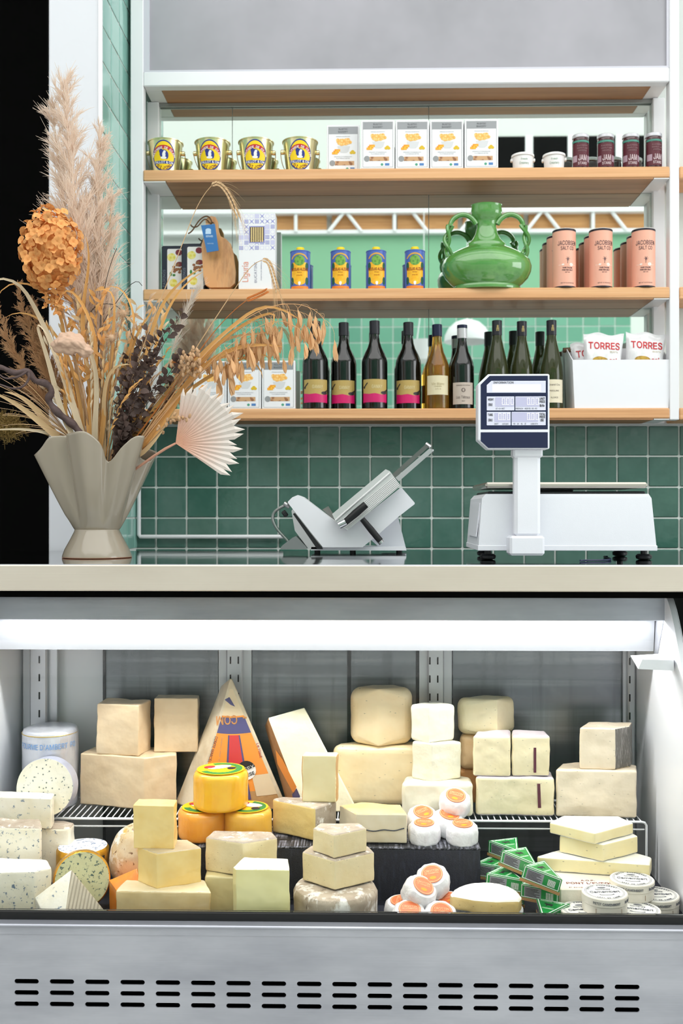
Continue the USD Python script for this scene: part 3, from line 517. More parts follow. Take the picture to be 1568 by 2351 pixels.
for px, Y, rz, t in ((789, 3.17, -4, 'second from the left of the four'), (860, 3.143, 2, 'third from the left of the four'), (937.5, 3.17, -6, 'next to the amber bottle')): copy(gm, at(2, px, Y), rz, f'dark gamay bottle with tan pink label, {t}')
AMB = usdkit.material(stage, '/World/Looks/amber_glass', {'p': ('principled_bsdf', dict(base_color=C(214, 158, 60), roughness=.03, transmission_weight=.85, ior=1.45))}, [], surface='p.BSDF')
OLG = usdkit.material(stage, '/World/Looks/olive_glass', {'p': ('principled_bsdf', dict(base_color=C(60, 66, 34), roughness=.05, transmission_weight=.35, ior=1.45))}, [], surface='p.BSDF')
wa = thing('wine_bottle', 'amber wine bottle with cream label and navy capsule on the bottom shelf', 'wine bottle', at(2, 1003.5, 3.15))
part(wa, 'bottle', lathe(BOT(.0385, .268, .13, .2), 40), AMB, smooth=50)
part(wa, 'capsule', cyl(.0162, .231, .2685, 24, .001), mat('capsule_navy', (24, 30, 60), .35, .3))
lb = label_patch(wa, .0385, .076, .044, .104, mat('label_cream', (222, 212, 178), .55))
part(lb, 'lettering', wrap(cat(text('Vin Blanc', .007, 0, .078), text('2 0 1 8', .004, 0, .062), text('CHENIN', .004, 0, .07)), .0385, .0005), mat('print_khaki', (186, 172, 130), .5))
wr_ = thing('wine_bottle', 'dark wine bottle with grey beige label and pale capsule', 'wine bottle', at(2, 1061, 3.148))
part(wr_, 'bottle', lathe(BOT(.037, .266, .135, .2), 40), DKG, smooth=50)
part(wr_, 'capsule', cyl(.0162, .224, .2555, 24), mat('capsule_grey', (196, 196, 198), .35, .3)); part(wr_, 'capsule_top', cyl(.0165, .2556, .2665, 24, .001), mat('capsule_navy', (24, 30, 60), .35, .3))
lb = label_patch(wr_, .037, .072, .014, .082, mat('label_beige', (192, 178, 166), .55))
part(lb, 'lettering', wrap(cat(text('DOMAINE DU COTEAU', .003, 0, .073), text('Les Tétraux', .0085, 0, .036, False, .045), text('2017', .003, 0, .024)), .037, .0005), mat('print_umber', (110, 96, 90), .5))
part(lb, 'emblem', wrap(flat(Point(0, .058).buffer(.0065).difference(Point(0, .058).buffer(.003))), .037, .0005), mat('print_umber', (110, 96, 90), .5))
tb = thing('flute_bottle', 'tall dark flute wine bottle rising behind the left half of the scale head', 'wine bottle', at(2, 1141, 3.145), rz=0, group='tall flute bottles')
part(tb, 'bottle', lathe([(0, .004), (.033, .002), (.0355, 0), (.0365, .004), (.0365, .105), (.034, .135), (.028, .165), (.021, .195), (.0155, .222), (.0142, .25), (.0142, .27), (0, .27)], 40), OLG, smooth=50)
part(tb, 'capsule', cyl(.0158, .232, .2795, 24, .001), mat('capsule_black', (24, 24, 34), .4))
part(tb, 'capsule_mark', wrap(flat(unary_union([sbox(-.004, .245, .004, .256), ell(0, .26, .003, .004)])), .0158, .0004), mat('print_gilt', (170, 150, 100), .4, .5))
lb = label_patch(tb, .0365, .066, .018, .09, mat('label_ivory', (232, 222, 196), .55))
part(lb, 'lettering', wrap(cat(text('Grand Cru', .0055, 0, .074), text('RIESLING', .0045, 0, .055), text('ALSACE', .0045, 0, .034)), .0365, .0005), mat('print_umber', (110, 96, 90), .5))
copy(tb, at(2, 1198, 3.16), 5, 'tall dark flute wine bottle rising behind the right half of the scale head')
copy(tb, at(2, 1266, 3.145), 4, 'tall dark flute wine bottle with ivory label, next to the white bin')
# bin with crisps
bn = thing('storage_bin', 'white plastic bin at the right end of the bottom shelf', 'bin', at(2, 1419, 3.15))
hw0, hw1 = .145, .152; zf, zbk = .1505, .205
BINW = mat('bin_white', (240, 241, 246), .35)
def quadbox(a): return hullm(a)
part(bn, 'front', hullm([(s * (hw0 if z == 0 else hw1), y, z) for s in (-1, 1) for y in (-.042, -.039) for z in (0, zf)]), BINW)
part(bn, 'back', hullm([(s * (hw0 if z == 0 else hw1), y, z) for s in (-1, 1) for y in (.078, .081) for z in (0, zbk)]), BINW)
for s in (-1, 1): part(bn, 'side', hullm([(s * (hw0 - d), y, 0) for y in (-.039, .078) for d in (0, .003)] + [(s * (hw1 - d), -.039, zf) for d in (0, .003)] + [(s * (hw1 - d), -.02, zf + .004) for d in (0, .003)] + [(s * (hw1 - d), .06, zbk) for d in (0, .003)] + [(s * (hw1 - d), .078, zbk) for d in (0, .003)]), BINW)
part(bn, 'bottom', bx(-hw0 + .004, hw0 - .004, -.038, .077, 0, .003), BINW)
BAGW = mat('bag_white', (236, 236, 238), .25, coat=.5, bump=(28, .002))
def pillow(w, h, d, seed):
    n = 26; u, v = np.meshgrid(np.linspace(-1, 1, n), np.linspace(0, 1, n)); r = R0(seed)
    b = (1 - u ** 4) ** .5 * np.clip(np.sin(np.pi * np.clip(v * 1.08, 0, 1)), 0, 1) ** .6
    wob = (meshkit.fbm(np.stack([u * 3, v * 4, 0 * u + seed], -1), 3, seed) - .5) * .012
    x = u * w / 2 * (1 - .08 * np.sin(np.pi * v)); fr_ = np.stack([x, -b * d / 2 + wob * (b > .05), v * h + .004 * np.sin(u * 5 + seed) * (v > .9)], -1); bk_ = fr_.copy(); bk_[..., 1] = b * d / 2 + .0004
    i, j = np.meshgrid(np.arange(n - 1), np.arange(n - 1), indexing='ij'); q = np.stack([i * n + j, i * n + j + 1, (i + 1) * n + j + 1, (i + 1) * n + j], -1).reshape(-1, 4)
    f = np.vstack([q[:, [0, 1, 2]], q[:, [0, 2, 3]]]); F = lambda z, x0=0: np.interp(z, [0, .12 * h, .5 * h, .85 * h, h], [0, d * .36, d * .5, d * .4, 0])
    m = trimesh.Trimesh(np.vstack([fr_.reshape(-1, 3), bk_.reshape(-1, 3)]), np.vstack([f, f[:, ::-1] + n * n]), process=False); return m, F, wob
def bag(px, dy, h, tilt, seed, lab, z0=.055, name=True):
    m, F, _ = pillow(.127, h, .05, seed); L = at(2, px, 3.15 + dy)
    t = thing('crisp_bag', lab, 'crisp bag', (L[0], L[1], L[2] + z0), group='white crisp bags', rx=0, ry=tilt)
    part(t, 'bag', m, BAGW, smooth=50)
    if name:
        tree = trimesh.proximity.ProximityQuery(m)
        def onto(fl, off):
            v = fl.vertices.copy(); loc, _, _ = m.ray.intersects_location(np.c_[v[:, 0], np.full(len(v), -1.), v[:, 1]], np.tile([0, 1., 0], (len(v), 1)), multiple_hits=False) if 0 else (None, None, None)
            g = m.vertices[:26 * 26]; 
            from scipy.interpolate import griddata
            y = griddata(g[:, [0, 2]], g[:, 1], v[:, :2], method='linear', fill_value=0)
            return trimesh.Trimesh(np.c_[v[:, 0], y - off - v[:, 2], v[:, 1]], fl.faces, process=False)
        zt_ = h * .78
        part(t, 'lettering', onto(text('TORRES', .0215, 0, zt_, True, .098), .0012), mat('print_crimson', (196, 26, 40), .45))
        part(t, 'lettering', onto(text('SELECTA', .005, .03, zt_ - .019, False, .026), .0012), mat('print_khaki', (186, 172, 130), .5))
        part(t, 'lettering', onto(text('sal', .014, .028, zt_ - .046, True), .0012), mat('print_crimson', (196, 26, 40), .45))
        part(t, 'crisp_picture', onto(flat(unary_union([ell(-.012, zt_ - .048, .024, .013), ell(.005, zt_ - .056, .02, .012)]), .006), .0014), mat('crisp_print', (196, 160, 60), .5, layers=[('noise', 90, (1, 1, 1), (160, 120, 40), .45, .6)]))
    return t
bag(1379, -.008, .182, 3, 3, 'white crisp bag with red lettering, left one at the front of the bin')
bag(1474, -.006, .184, 4, 8, 'white crisp bag with red lettering, right one at the front of the bin')
bag(1364, .047, .165, -5, 5, 'white crisp bag further back at the left inside the bin', name=True)
wh = thing('wood_handle', 'brown wooden handle sticking out behind the white bin', 'handle', (X(1318, 3.2), 3.205, SH[2] + .19)); 
part(wh, 'grip', tube([(-.034, 0, .006), (0, 0, .008), (.03, 0, .006)], .008, 10), LEATH)

# ---------------------------------------------------------------- scale
SCW = mat('scale_white', (234, 236, 243), .4, bump=(400, .0001)); SCB = mat('scale_black', (16, 17, 22), .4)
SB = 2.27
sx = lambda px, y=SB: X(px, y); o = (sx(1300), SB + .12, CT)
sl = thing('counter_scale', 'white price computing scale with raised display head on the counter', 'scale', (0, 0, 0))
zb0, zt0 = Zz(1263, SB), Zz(1134, SB)
y1_ = SB + .25
fr = [(sx(1098), SB, zb0), (sx(1508), SB, zb0), (sx(1497), SB + .004, zt0 - .01), (sx(1491), SB + .006, zt0), (sx(1116), SB + .006, zt0), (sx(1107), SB + .004, zt0 - .01)]
bod = hullm(fr + [(a, y1_ - (.006 if z > zb0 + .05 else 0), z) for a, _, z in fr]); part(sl, 'body', bod, SCW, smooth=20)
part(sl, 'skirt', bx(sx(1097), sx(1509), SB - .0015, y1_ + .001, zb0 - .001, zb0 + .011, .001), SCW)
part(sl, 'top_plate', bx(sx(1122), sx(1486), SB + .014, y1_ - .012, zt0 - .001, zt0 + .006, .002), SCB)
part(sl, 'side_cover', hullm([(sx(1097) - .0015 + dx, y, z) for dx in (0, .003) for y in (SB + .03, SB + .2) for z in (zb0 + .03,)] + [(sx(1106) - .0015 + dx, y, z) for dx in (0, .003) for y in (SB + .03, SB + .2) for z in (zt0 - .02,)]), SCW)
part(sl, 'pan_support', bx(sx(1240), sx(1332), SB + .07, SB + .17, zt0 + .006, Zz(1118, SB), .003), SCB)
pz = Zz(1121, SB + .01)
part(sl, 'pan', bx(sx(1115), sx(1489), SB + .004, SB + .27, pz, pz + .0135, .0045), mat('pan_steel', (196, 190, 180), .25, .9))
CY = 2.225
part(sl, 'column', bx(sx(1181.5, CY), sx(1241.5, CY), CY, CY + .036, Zz(1232, CY), Zz(1040, CY), .007), SCW)
part(sl, 'column_base', bx(sx(1169.5, CY), sx(1249.5, CY), CY - .008, CY + .05, Zz(1275, CY), Zz(1230, CY), .005), SCW)
part(sl, 'collar', bx(sx(1178, CY), sx(1246, CY), CY - .004, CY + .04, Zz(1051, CY), Zz(1030, CY), .004), SCW)
HY = 2.205; H = lambda px, py: (X(px, HY), Zz(py, HY)); hx = lambda a, b, c, d: sbox(H(a, d)[0], H(a, d)[1], H(c, b)[0], H(c, b)[1])
hp = Polygon([H(*q) for q in ((1121, 859.5), (1262, 859.5), (1262, 1031.5), (1121, 1031.5), (1097.5, 1010), (1097.5, 882))]).buffer(-.004).buffer(.004)
hd = part(sl, 'display_head', cat(prism_y(hp.buffer(-.002), HY, HY + .003), prism_y(hp, HY + .003, HY + .045)), SCW)
def hart(name, poly, m, off=.0004): return part(hd, name, mv(wrap(flat(poly), None, off), 0, HY, 0), m)
hart('navy_face', Polygon([H(*q) for q in ((1124, 864), (1257.5, 864), (1257.5, 986.5), (1103.5, 986.5), (1103.5, 884))]), NAVYP)
hart('navy_strip', Polygon([H(*q) for q in ((1103.5, 993), (1257.5, 993), (1257.5, 1029), (1121, 1029), (1103.5, 1013))]), NAVYP)
LCD = usdkit.material(stage, '/World/Looks/lcd_pale', {'p': ('principled_bsdf', dict(base_color=C(214, 216, 232), roughness=.35, emission_color=C(214, 218, 236), emission_strength=.12))}, [], surface='p.BSDF')
LCD2 = usdkit.material(stage, '/World/Looks/lcd_lilac', {'p': ('principled_bsdf', dict(base_color=C(188, 188, 216), roughness=.3, emission_color=C(190, 190, 220), emission_strength=.1))}, [], surface='p.BSDF')
LCDW = usdkit.material(stage, '/World/Looks/lcd_white', {'p': ('principled_bsdf', dict(base_color=C(244, 246, 250), roughness=.3, emission_color=(1, 1, 1), emission_strength=.3))}, [], surface='p.BSDF')
Z_ = lambda x, y: (1050 + x / 3.027, 840 + y / 3.027)
def zbox(a, b, c, d): return hx(*Z_(a, b), *Z_(c, d))
hart('info_window', Polygon([H(*Z_(*q)) for q in ((236, 107), (614, 107), (614, 190), (204, 190), (204, 136))]), LCD, .0007)
hart('info_screen', zbox(243, 132, 580, 185), LCDW, .001)
for w in ((204, 215, 396, 312), (402, 215, 614, 312), (204, 322, 371, 415), (377, 322, 614, 415)): hart('window', zbox(*w).buffer(-.001).buffer(.001), LCD, .0007)
for w in ((263, 222, 394, 286), (404, 220, 566, 286), (257, 330, 369, 392), (379, 326, 560, 392)): hart('screen', zbox(*w), LCD2, .001)
def htext(s, x, y, h, w=None, bold=True): q = H(*Z_(x, y)); return text(s, h / 3.027 / FPX * HY, q[0], q[1], bold, w and w / 3.027 / FPX * HY)
def seg(ch, x, y, w, h):   # seven segment zero
    a = sbox(x - w / 2, y - h / 2, x + w / 2, y + h / 2); t = w * .2; return a.difference(a.buffer(-t, join_style=2)).difference(sbox(x - w, y - t * .2, x + w, y + t * .2))
def zeros(x, y): q = [H(*Z_(x + d, y)) for d in (-30, 0, 30)]; k = HY / FPX / 3.027; return unary_union([seg('0', p[0], p[1], 21 * k, 48 * k) for p in q] + [ell(H(*Z_(x - 15, y + 22))[0], H(*Z_(x - 15, y + 22))[1], 3 * k, 3 * k, 8)])
for x, y in ((350, 250), (524, 250), (325, 355), (524, 355)): hart('digits', zeros(x, y), mat('print_bright', (250, 250, 252), .4, emit=.15), .0013)
part(hd, 'lettering', mv(wrap(cat(htext('INFORMATION', 320, 119, 14, 138, False), htext('WEIGHT', 232, 236, 14, 38), htext('(lb)', 229, 272, 16, 27), htext('UNIT', 590, 231, 15, 38), htext('PRICE', 590, 252, 15, 38), htext('$/lb', 588, 279, 14, 34), htext('TARE', 229, 342, 15, 32), htext('(lb)', 229, 379, 16, 28), htext('TOTAL', 590, 339, 15, 40), htext('PRICE', 590, 358, 15, 38), htext('($)', 588, 380, 15, 23)), None, .0012), 0, HY, 0), DKP)
part(hd, 'lettering', mv(wrap(cat(htext('ST >0< NET', 298, 299, 9, 62, False), htext('PREPACK   ADD R1  R2  R3', 478, 299, 9, 148, False), htext('SHIFT', 271, 405, 9, 28, False), htext('AUTO SAVE', 333, 405, 9, 42, False), htext('R  X  S  Z', 434, 405, 9, 86, False), htext('USB ETH', 534, 405, 9, 48, False)), None, .0012), 0, HY, 0), mat('print_charcoal', (96, 98, 102), .5))
def foot(px, y):
    return cat(mv(cyl(.0075, .008, .03, 12), X(px, y), y, CT), mv(lathe([(0, .0004), (.012, .0004), (.0175, .003), (.0185, .009), (.014, .013), (0, .013)], 20), X(px, y), y, CT))
for px, y in ((1120, SB + .03), (1478, SB + .03), (1423, SB + .215), (1112, SB + .215)): part(sl, 'foot', foot(px, y), SCB)
cbz_ = thing('scale_cable', 'thin dark cable lying on the counter under the scale', 'cable')
part(cbz_, 'wire', tube(spline([(X(1332, 2.2), 2.2, CT + .0025), (X(1350, 2.215), 2.215, CT + .0025), (X(1385, 2.225), 2.225, CT + .0025), (X(1400, 2.25), 2.25, CT + .0025), (X(1395, 2.40), 2.40, CT + .0025)], 20), .0022, 6), NAVYP)

# ---------------------------------------------------------------- slicer
YS = 2.62; Q = lambda x, y: (X(580 + x / 3.136, YS), Zz(960 + y / 3.136, YS)); PG = lambda *q: Polygon([Q(*a) for a in q])
ss = thing('meat_slicer', 'white and steel meat slicer tilted up in front of the green tiles', 'slicer')
SLW = mat('slicer_white', (244, 246, 252), .3); ALU = mat('ribbed_aluminium', (214, 216, 216), .35, .4); HAND = mat('grip_black', (18, 18, 22), .45)
part(ss, 'carriage', prism_y(PG((250, 605), (285, 570), (325, 553), (360, 566), (600, 750), (680, 806), (1070, 498), (1172, 615), (1050, 710), (905, 838), (790, 930), (505, 930)).buffer(-.004).buffer(.004), YS, YS + .10), SLW, smooth=30)
part(ss, 'leg', hullm([(Q(*a)[0], y, Q(*a)[1]) for a in ((1055, 705), (1120, 962), (940, 962), (850, 880), (910, 830)) for y in (YS + .10, YS + .17)]), SLW)
part(ss, 'base', hullm([(Q(*a)[0], y, Q(*a)[1]) for a in ((420, 930), (1105, 930), (1110, 955), (415, 955)) for y in (YS + .02, YS + .16)]), SLW)
for x in (460, 720, 1060): part(ss, 'foot', mv(cyl(.008, 0, Q(0, 955)[1] - CT + .001, 12), Q(x, 0)[0], YS + .05, CT), HAND)
part(ss, 'food_chute', prism_y(PG((575, 690), (955, 372), (985, 385), (1062, 490), (690, 802), (600, 745)), YS - .035, YS - .001), ALU)
dv = np.array(Q(1062, 490)) - np.array(Q(690, 802)); 
for k in range(7):
    f = .08 + k * .085; a0 = (690 + (985 - 1062) * f - 8, 802 - 105 * f); a1 = (1062 - 77 * f, 490 - 105 * f)
    part(ss, 'rib', tube([(Q(*a0)[0], YS - .0352, Q(*a0)[1]), (Q(*a1)[0], YS - .0352, Q(*a1)[1])], .0012, 6), ALU)
part(ss, 'edge_bead', tube([(Q(600, 735)[0], YS - .035, Q(600, 735)[1]), (Q(985, 400)[0], YS - .035, Q(985, 400)[1])], .0035, 8), ALU)
part(ss, 'pusher_bar', prism_y(PG((1003, 405), (1240, 195), (1262, 214), (1025, 432)), YS - .03, YS - .018), mat('dark_bar', (120, 122, 120), .3, .8))
part(ss, 'pusher_bar', prism_y(PG((1025, 432), (1270, 222), (1298, 240), (1050, 458)), YS - .03, YS - .012), CHROME)
part(ss, 'end_cap', tube([(Q(1240, 190)[0], YS - .022, Q(1240, 190)[1]), (Q(1276, 214)[0], YS - .022, Q(1276, 214)[1])], .006, 10), CHROME)
part(ss, 'rod_tip', tube([(Q(1270, 240)[0], YS - .02, Q(1270, 240)[1]), (Q(1298, 240)[0], YS - .02, Q(1298, 240)[1])], .0045, 10), CHROME)
def rod(name, a, b, r, m, dy): return part(ss, name, tube([(Q(*p)[0], YS + dy, Q(*p)[1]) for p in (a, ((a[0] + b[0]) / 2, (a[1] + b[1]) / 2), b)], r if np.ndim(r) == 0 else list(r), 14), m)
rod('grip', (668, 748), (815, 622), (.0085, .0105, .0095), HAND, -.055); rod('grip_collar', (625, 772), (672, 745), .0098, CHROME, -.055)
rod('grip', (788, 725), (918, 882), (.0075, .009, .0085), HAND, -.03); rod('grip_collar', (905, 872), (928, 898), .0075, CHROME, -.03)
part(ss, 'blade_plate', prism_y(PG((490, 658), (535, 632), (606, 742), (590, 748)), YS - .001 + .101, YS + .12), mat('plate_grey', (130, 130, 126), .35, .7))
part(ss, 'blade', prism_y(PG((275, 668), (296, 640), (505, 945), (400, 945), (300, 812)), YS + .02, YS + .09), CHROME)
part(ss, 'blade_gap', prism_y(PG((290, 690), (300, 684), (500, 940), (462, 940)), YS - .0015, YS + .019), HAND)
part(ss, 'motor_cover', prism_y(PG((188, 945), (215, 915), (285, 862), (310, 850), (345, 885), (400, 945)).buffer(-.003).buffer(.003), YS + .01, YS + .09), mat('motor_grey', (150, 152, 154), .35, .7))
part(ss, 'guard_tube', tube([(q[0], YS + .03, q[1]) for q in [Q(*p) for p in spline([(240, 620), (190, 645), (140, 695), (150, 765), (200, 835), (248, 888)], 26)]], .0043, 10), mat('tube_grey', (170, 172, 172), .25, .9))
part(ss, 'knob', mv(rot(cyl(.009, -.006, .006, 10, .002), 55, (0, 1, 0)), Q(228, 688)[0], YS + .02, Q(228, 688)[1]), HAND)
part(ss, 'hinge', tube([(Q(222, 610)[0], YS + .02, Q(222, 610)[1]), (Q(262, 640)[0], YS + .02, Q(262, 640)[1])], .006, 8), mat('tube_grey', (170, 172, 172), .25, .9))
# ---------------------------------------------------------------- racks and riser in the case
RZ, RF = EYE - .708, 2.302
COATW = mat('white_coated_wire', (236, 238, 244), .35)
def rack(label, px0, px1, x1=None):
    x0, x1 = X(px0, RF), (x1 or X(px1, RF)); t = thing('wire_rack', label, 'rack', ((x0 + x1) / 2, RF, DK), group=None); h = RZ - DK; w = (x1 - x0) / 2
    part(t, 'front_rail', tube([(-w, 0, .0015), (-w, 0, h - .012), (-w + .004, 0, h - .006), (-w + .012, 0, h - .004), (w - .012, 0, h - .004), (w - .004, 0, h - .006), (w, 0, h - .012), (w, 0, .0015)], .003, 8), COATW)
    part(t, 'back_rail', tube([(-w, .165, .0015), (-w, .165, h - .012), (-w + .012, .165, h - .004), (w - .012, .165, h - .004), (w, .165, h - .012), (w, .165, .0015)], .003, 8), COATW)
    part(t, 'lower_rail', tube([(-w + .004, .002, h - .022), (w - .004, .002, h - .022)], .002, 6), COATW)
    n = int(2 * w / .0145)
    for k in range(n):
        a = -w + .012 + k * .0145; part(t, 'wire', tube([(a, -.001, h - .004), (a, .0, h - .0012), (a, .166, h - .0012)], .0014, 6), COATW)
    return t
rack('white wire rack in the left half of the case under the big cheeses', 118, 700)
rack('white wire rack in the right half of the case under the hard cheeses', 706, 1484)
SZ, SF = EYE - .732, 2.178
MESHB = mat('woven_black', (34, 34, 40), .5, layers=[('noise', 160, (1, .03, 1), (150, 150, 164), .48, .62), ('noise', 120, (.05, 1, 14), (14, 14, 20), .5, .6)], bump=(500, .0006), spec=.4)
rs = thing('display_riser', 'riser covered in black woven mat in the middle of the case', 'riser', (X(750, SF), SF, DK))
w0, w1 = X(402, SF) - X(750, SF), X(1103, SF) - X(750, SF)
part(rs, 'top', bx(w0, w1, 0, .116, SZ - DK - .006, SZ - DK, .002), MESHB); part(rs, 'front_skirt', bx(w0, w1, .001, .006, .0005, SZ - DK - .0065, .001), mat('woven_dark_blue', (20, 22, 36), .5, layers=[('noise', 160, (1, 1, .2), (38, 40, 58), .5, .7)], bump=(500, .0006)))
part(rs, 'side_skirt', bx(w1 - .006, w1 - .001, .007, .115, .0005, SZ - DK - .0065, .001), MESHB); part(rs, 'side_skirt', bx(w0 + .001, w0 + .006, .007, .115, .0005, SZ - DK - .0065, .001), MESHB)

# ---------------------------------------------------------------- cheese
def cm(name, col, c2=None, wrapd=0, holes=None, rough=.45, veins=None, extra=()):
    ly = [('noise', 14, (1, 1, 1), c2, .4, .72)] if c2 else []
    if holes: ly.append(('voronoi', holes, (1, 1, 2.), tuple(int(c * .78) for c in col), .13, .05))
    if veins: ly.append(('noise', veins[0], (1, 1, 1), veins[1], veins[2], veins[2] + .07))
    return mat(name, col, rough, layers=ly + list(extra), coat=.6 if wrapd else .3, bump=(wrapd, .003) if wrapd else (42, .0014), sss=.0)
IVORY = cm('paste_ivory', (244, 238, 216), (238, 229, 202), 22); CREAM = cm('paste_cream', (240, 228, 190), (234, 218, 172), 0, 60); GOLDEN = cm('paste_golden', (248, 228, 188), (242, 216, 168), 16, 42)
PARM = cm('paste_parmesan', (232, 208, 174), (222, 194, 156), 20); PALE = cm('paste_pale', (244, 236, 200), (238, 226, 182), 0); CHED = cm('paste_cheddar', (251, 220, 146), (244, 204, 118), 14)
BUFF = cm('paste_buff', (236, 220, 180), (228, 208, 160), 0, 70); SHEEP = cm('paste_sheep', (238, 222, 198), (230, 212, 184), 24, 60); STRIPED = cm('paste_straw', (246, 232, 196), (238, 222, 180), 18, 60)
BLUEC = cm('paste_blue', (247, 241, 226), (240, 230, 204), 0, None, veins=(110, (116, 132, 148), .60)); BLUEM = cm('paste_blue_marbled', (245, 238, 220), (236, 226, 198), 0, None, veins=(120, (104, 122, 142), .58)); BLUEL = cm('paste_blue_light', (247, 242, 228), (240, 230, 204), 0, None, veins=(90, (124, 140, 158), .62))
RINDG = cm('rind_mould', (188, 174, 158), (148, 130, 110), 0, extra=[('noise', 46, (1, 1, 1), (238, 232, 224), .55, .66), ('noise', 30, (1, 1, 1), (142, 118, 92), .62, .72)], rough=.8)
RINDB = cm('rind_brown', (206, 164, 110), (176, 132, 82), 0, rough=.6); RINDW = cm('rind_bloomy', (246, 244, 236), (236, 230, 212), 0, rough=.8); RINDD = cm('rind_dark', (112, 106, 100), (84, 80, 78), 0, rough=.6, extra=[('noise', 120, (3, 3, .3), (160, 154, 150), .5, .65)]); RINDY = cm('rind_pale', (240, 226, 190), (230, 210, 168), 0)
RINDP = cm('rind_violet', (206, 196, 200), (176, 164, 172), 0, rough=.6)
BRIEP = cm('paste_brie', (248, 233, 184), (241, 222, 162), 14, 44)
YE = EYE
def rounded(fp, z0, z1, r, rs=None):
    if rs:
        c = np.mean(fp, 0); out = []
        for v, q in zip(np.array(fp), rs):
            s = trimesh.creation.icosphere(2 if q > .008 else 1, q).vertices; d = c - v; a, b = v + d / np.linalg.norm(d) * q * 1.3
            out += [s + [a, b, z] for z in (z0 + q, z1 - q)]
        return hullm(np.vstack(out))
    pl = Polygon(fp).convex_hull; q = pl.buffer(-r, join_style=2, mitre_limit=3)
    if q.is_empty: q = pl.buffer(-r * .4, join_style=2); 
    s = trimesh.creation.icosphere(2 if r > .008 else 1, r).vertices
    c = np.array(q.exterior.coords)[:-1]
    return hullm(np.vstack([s + [a, b, z] for a, b in c for z in (z0 + r, max(z1 - r, z0 + r + .0005))]))
_cseed = [0]
def pxfp(pts): return [(X(p, y), y) for p, y in pts]
def blk(name, label, fp, z0, z1, paste, rind=None, pred=None, r=.004, amp=.0026, size=.007, group=None, cat_='cheese', rx=0., ry=0., rs=None):
    """cheese with the plan fp [(pixel column, y)], between heights z0 and z1 relative to the eye"""
    _cseed[0] += 1; f = pxfp(fp); c = np.mean(f, 0); h = z1 - z0
    m = rounded([(a - c[0], b - c[1]) for a, b in f], 0, h, r, rs); m = disp(m, amp, 28, _cseed[0], size)
    m.vertices[:, 2] -= m.vertices[:, 2].min()
    t = thing(name, label, cat_, (c[0], c[1], EYE + z0 + .0004), group=group, rx=rx, ry=ry)
    split(t, m, paste, rind, pred, h); t_info[t] = (c, h, m); return t
t_info = {}
def split(t, m, paste, rind, pred, h):
    if rind is None: part(t, 'paste', m, paste, smooth=45); return
    n, c = m.face_normals, m.triangles_center; k = pred(n, c, h)
    part(t, 'paste', trimesh.Trimesh(m.vertices, m.faces[~k], process=True), paste, smooth=45); part(t, 'rind', trimesh.Trimesh(m.vertices, m.faces[k], process=True), rind, smooth=45)
TOPB = lambda n, c, h: (n[:, 2] > .55) | (n[:, 2] < -.55)
TOPW = lambda n, c, h: (np.abs(n[:, 2]) > .45) | (n[:, 1] > .35)
BACKR = lambda n, c, h: n[:, 1] > .35
RIGHTR = lambda n, c, h: (n[:, 0] > .45) | (n[:, 1] > .5)
zr = RZ - EYE
# left part, on the rack
fz = thing('blue_cheese_cylinder', 'tall wrapped blue cheese cylinder with blue lettering in the left corner of the case', 'cheese', (X(116, 2.405), 2.405, RZ))
FOIL = mat('pale_foil', (214, 216, 224), .3, .35, layers=[('noise', 10, (1, 1, .5), (176, 180, 196), .42, .7)], bump=(16, .004))
fh = Zz(1684, 2.34) - RZ; FR = .0665
part(fz, 'body', disp(lathe([(0, 0), (FR - .004, 0), (FR, .005), (FR, fh - .012), (FR - .004, fh - .003), (FR - .014, fh), (0, fh)], 40), .0012, 30, 2, .012), FOIL, smooth=50)
part(fz, 'seam', tube([(math.sin(a) * (FR - .0005), -math.cos(a) * (FR - .0005), fh - .012) for a in np.linspace(-1.5, 1.5, 24)], .0012, 6), mat('seam_gold', (196, 168, 96), .4, .5))
part(fz, 'lettering', wrap(text("FOURME D'AMBERT  FO", .0125, .012, fh - .036, False, .15), FR + .0012, .0004), mat('print_sky', (110, 156, 210), .5))
fc = thing('blue_cheese_half', 'cut half of blue cheese standing on edge, blue veined face towards the glass', 'cheese', (X(116, 2.325), 2.325, RZ + .002))
m = disp(lathe([(0, 0), (.0655, 0), (.0665, .003), (.0665, .04), (.0655, .044), (0, .044)], 48), .0008, 40, 5, .008); m = mv(rot(rot(m, 90, (1, 0, 0)), -7, (1, 0, 0)), 0, .0, .0665)
m.vertices[:, 2] -= m.vertices[:, 2].min(); split(fc, m, cm('paste_blue_spotted', (244, 240, 226), (236, 230, 206), 0, None, extra=[('voronoi', 95, (1, 1, 1), (120, 128, 122), .22, .12), ('noise', 100, (1, 1, 1), (120, 134, 140), .62, .68)]), mat('foil_lilac', (196, 198, 216), .35, .3, bump=(30, .003)), lambda n, c, h: n[:, 1] > -.75, .1)
Y3 = 2.375
z3 = Zz(1738, Y3) - EYE
hb = blk('hard_cheese_block', 'large wrapped tan hard cheese block on the left rack with two pieces on it', [(183, 2.395), (330, 2.352), (405, 2.385), (405, 2.46), (215, 2.465)], zr, z3, PARM, r=.004)
blk('hard_cheese_wedge', 'wrapped tan hard cheese piece stacked on the large tan block, left one', [(221, 2.385), (318, 2.365), (347, 2.43), (245, 2.455)], z3, Zz(1622, 2.365) - EYE, PARM, r=.004)
m_ = blk('hard_cheese_slice', 'wrapped tan hard cheese slice with concave top on the large tan block', [(353, 2.405), (454, 2.405), (458, 2.45), (362, 2.455)], z3, Zz(1606, 2.405) - EYE, PARM, r=.003)
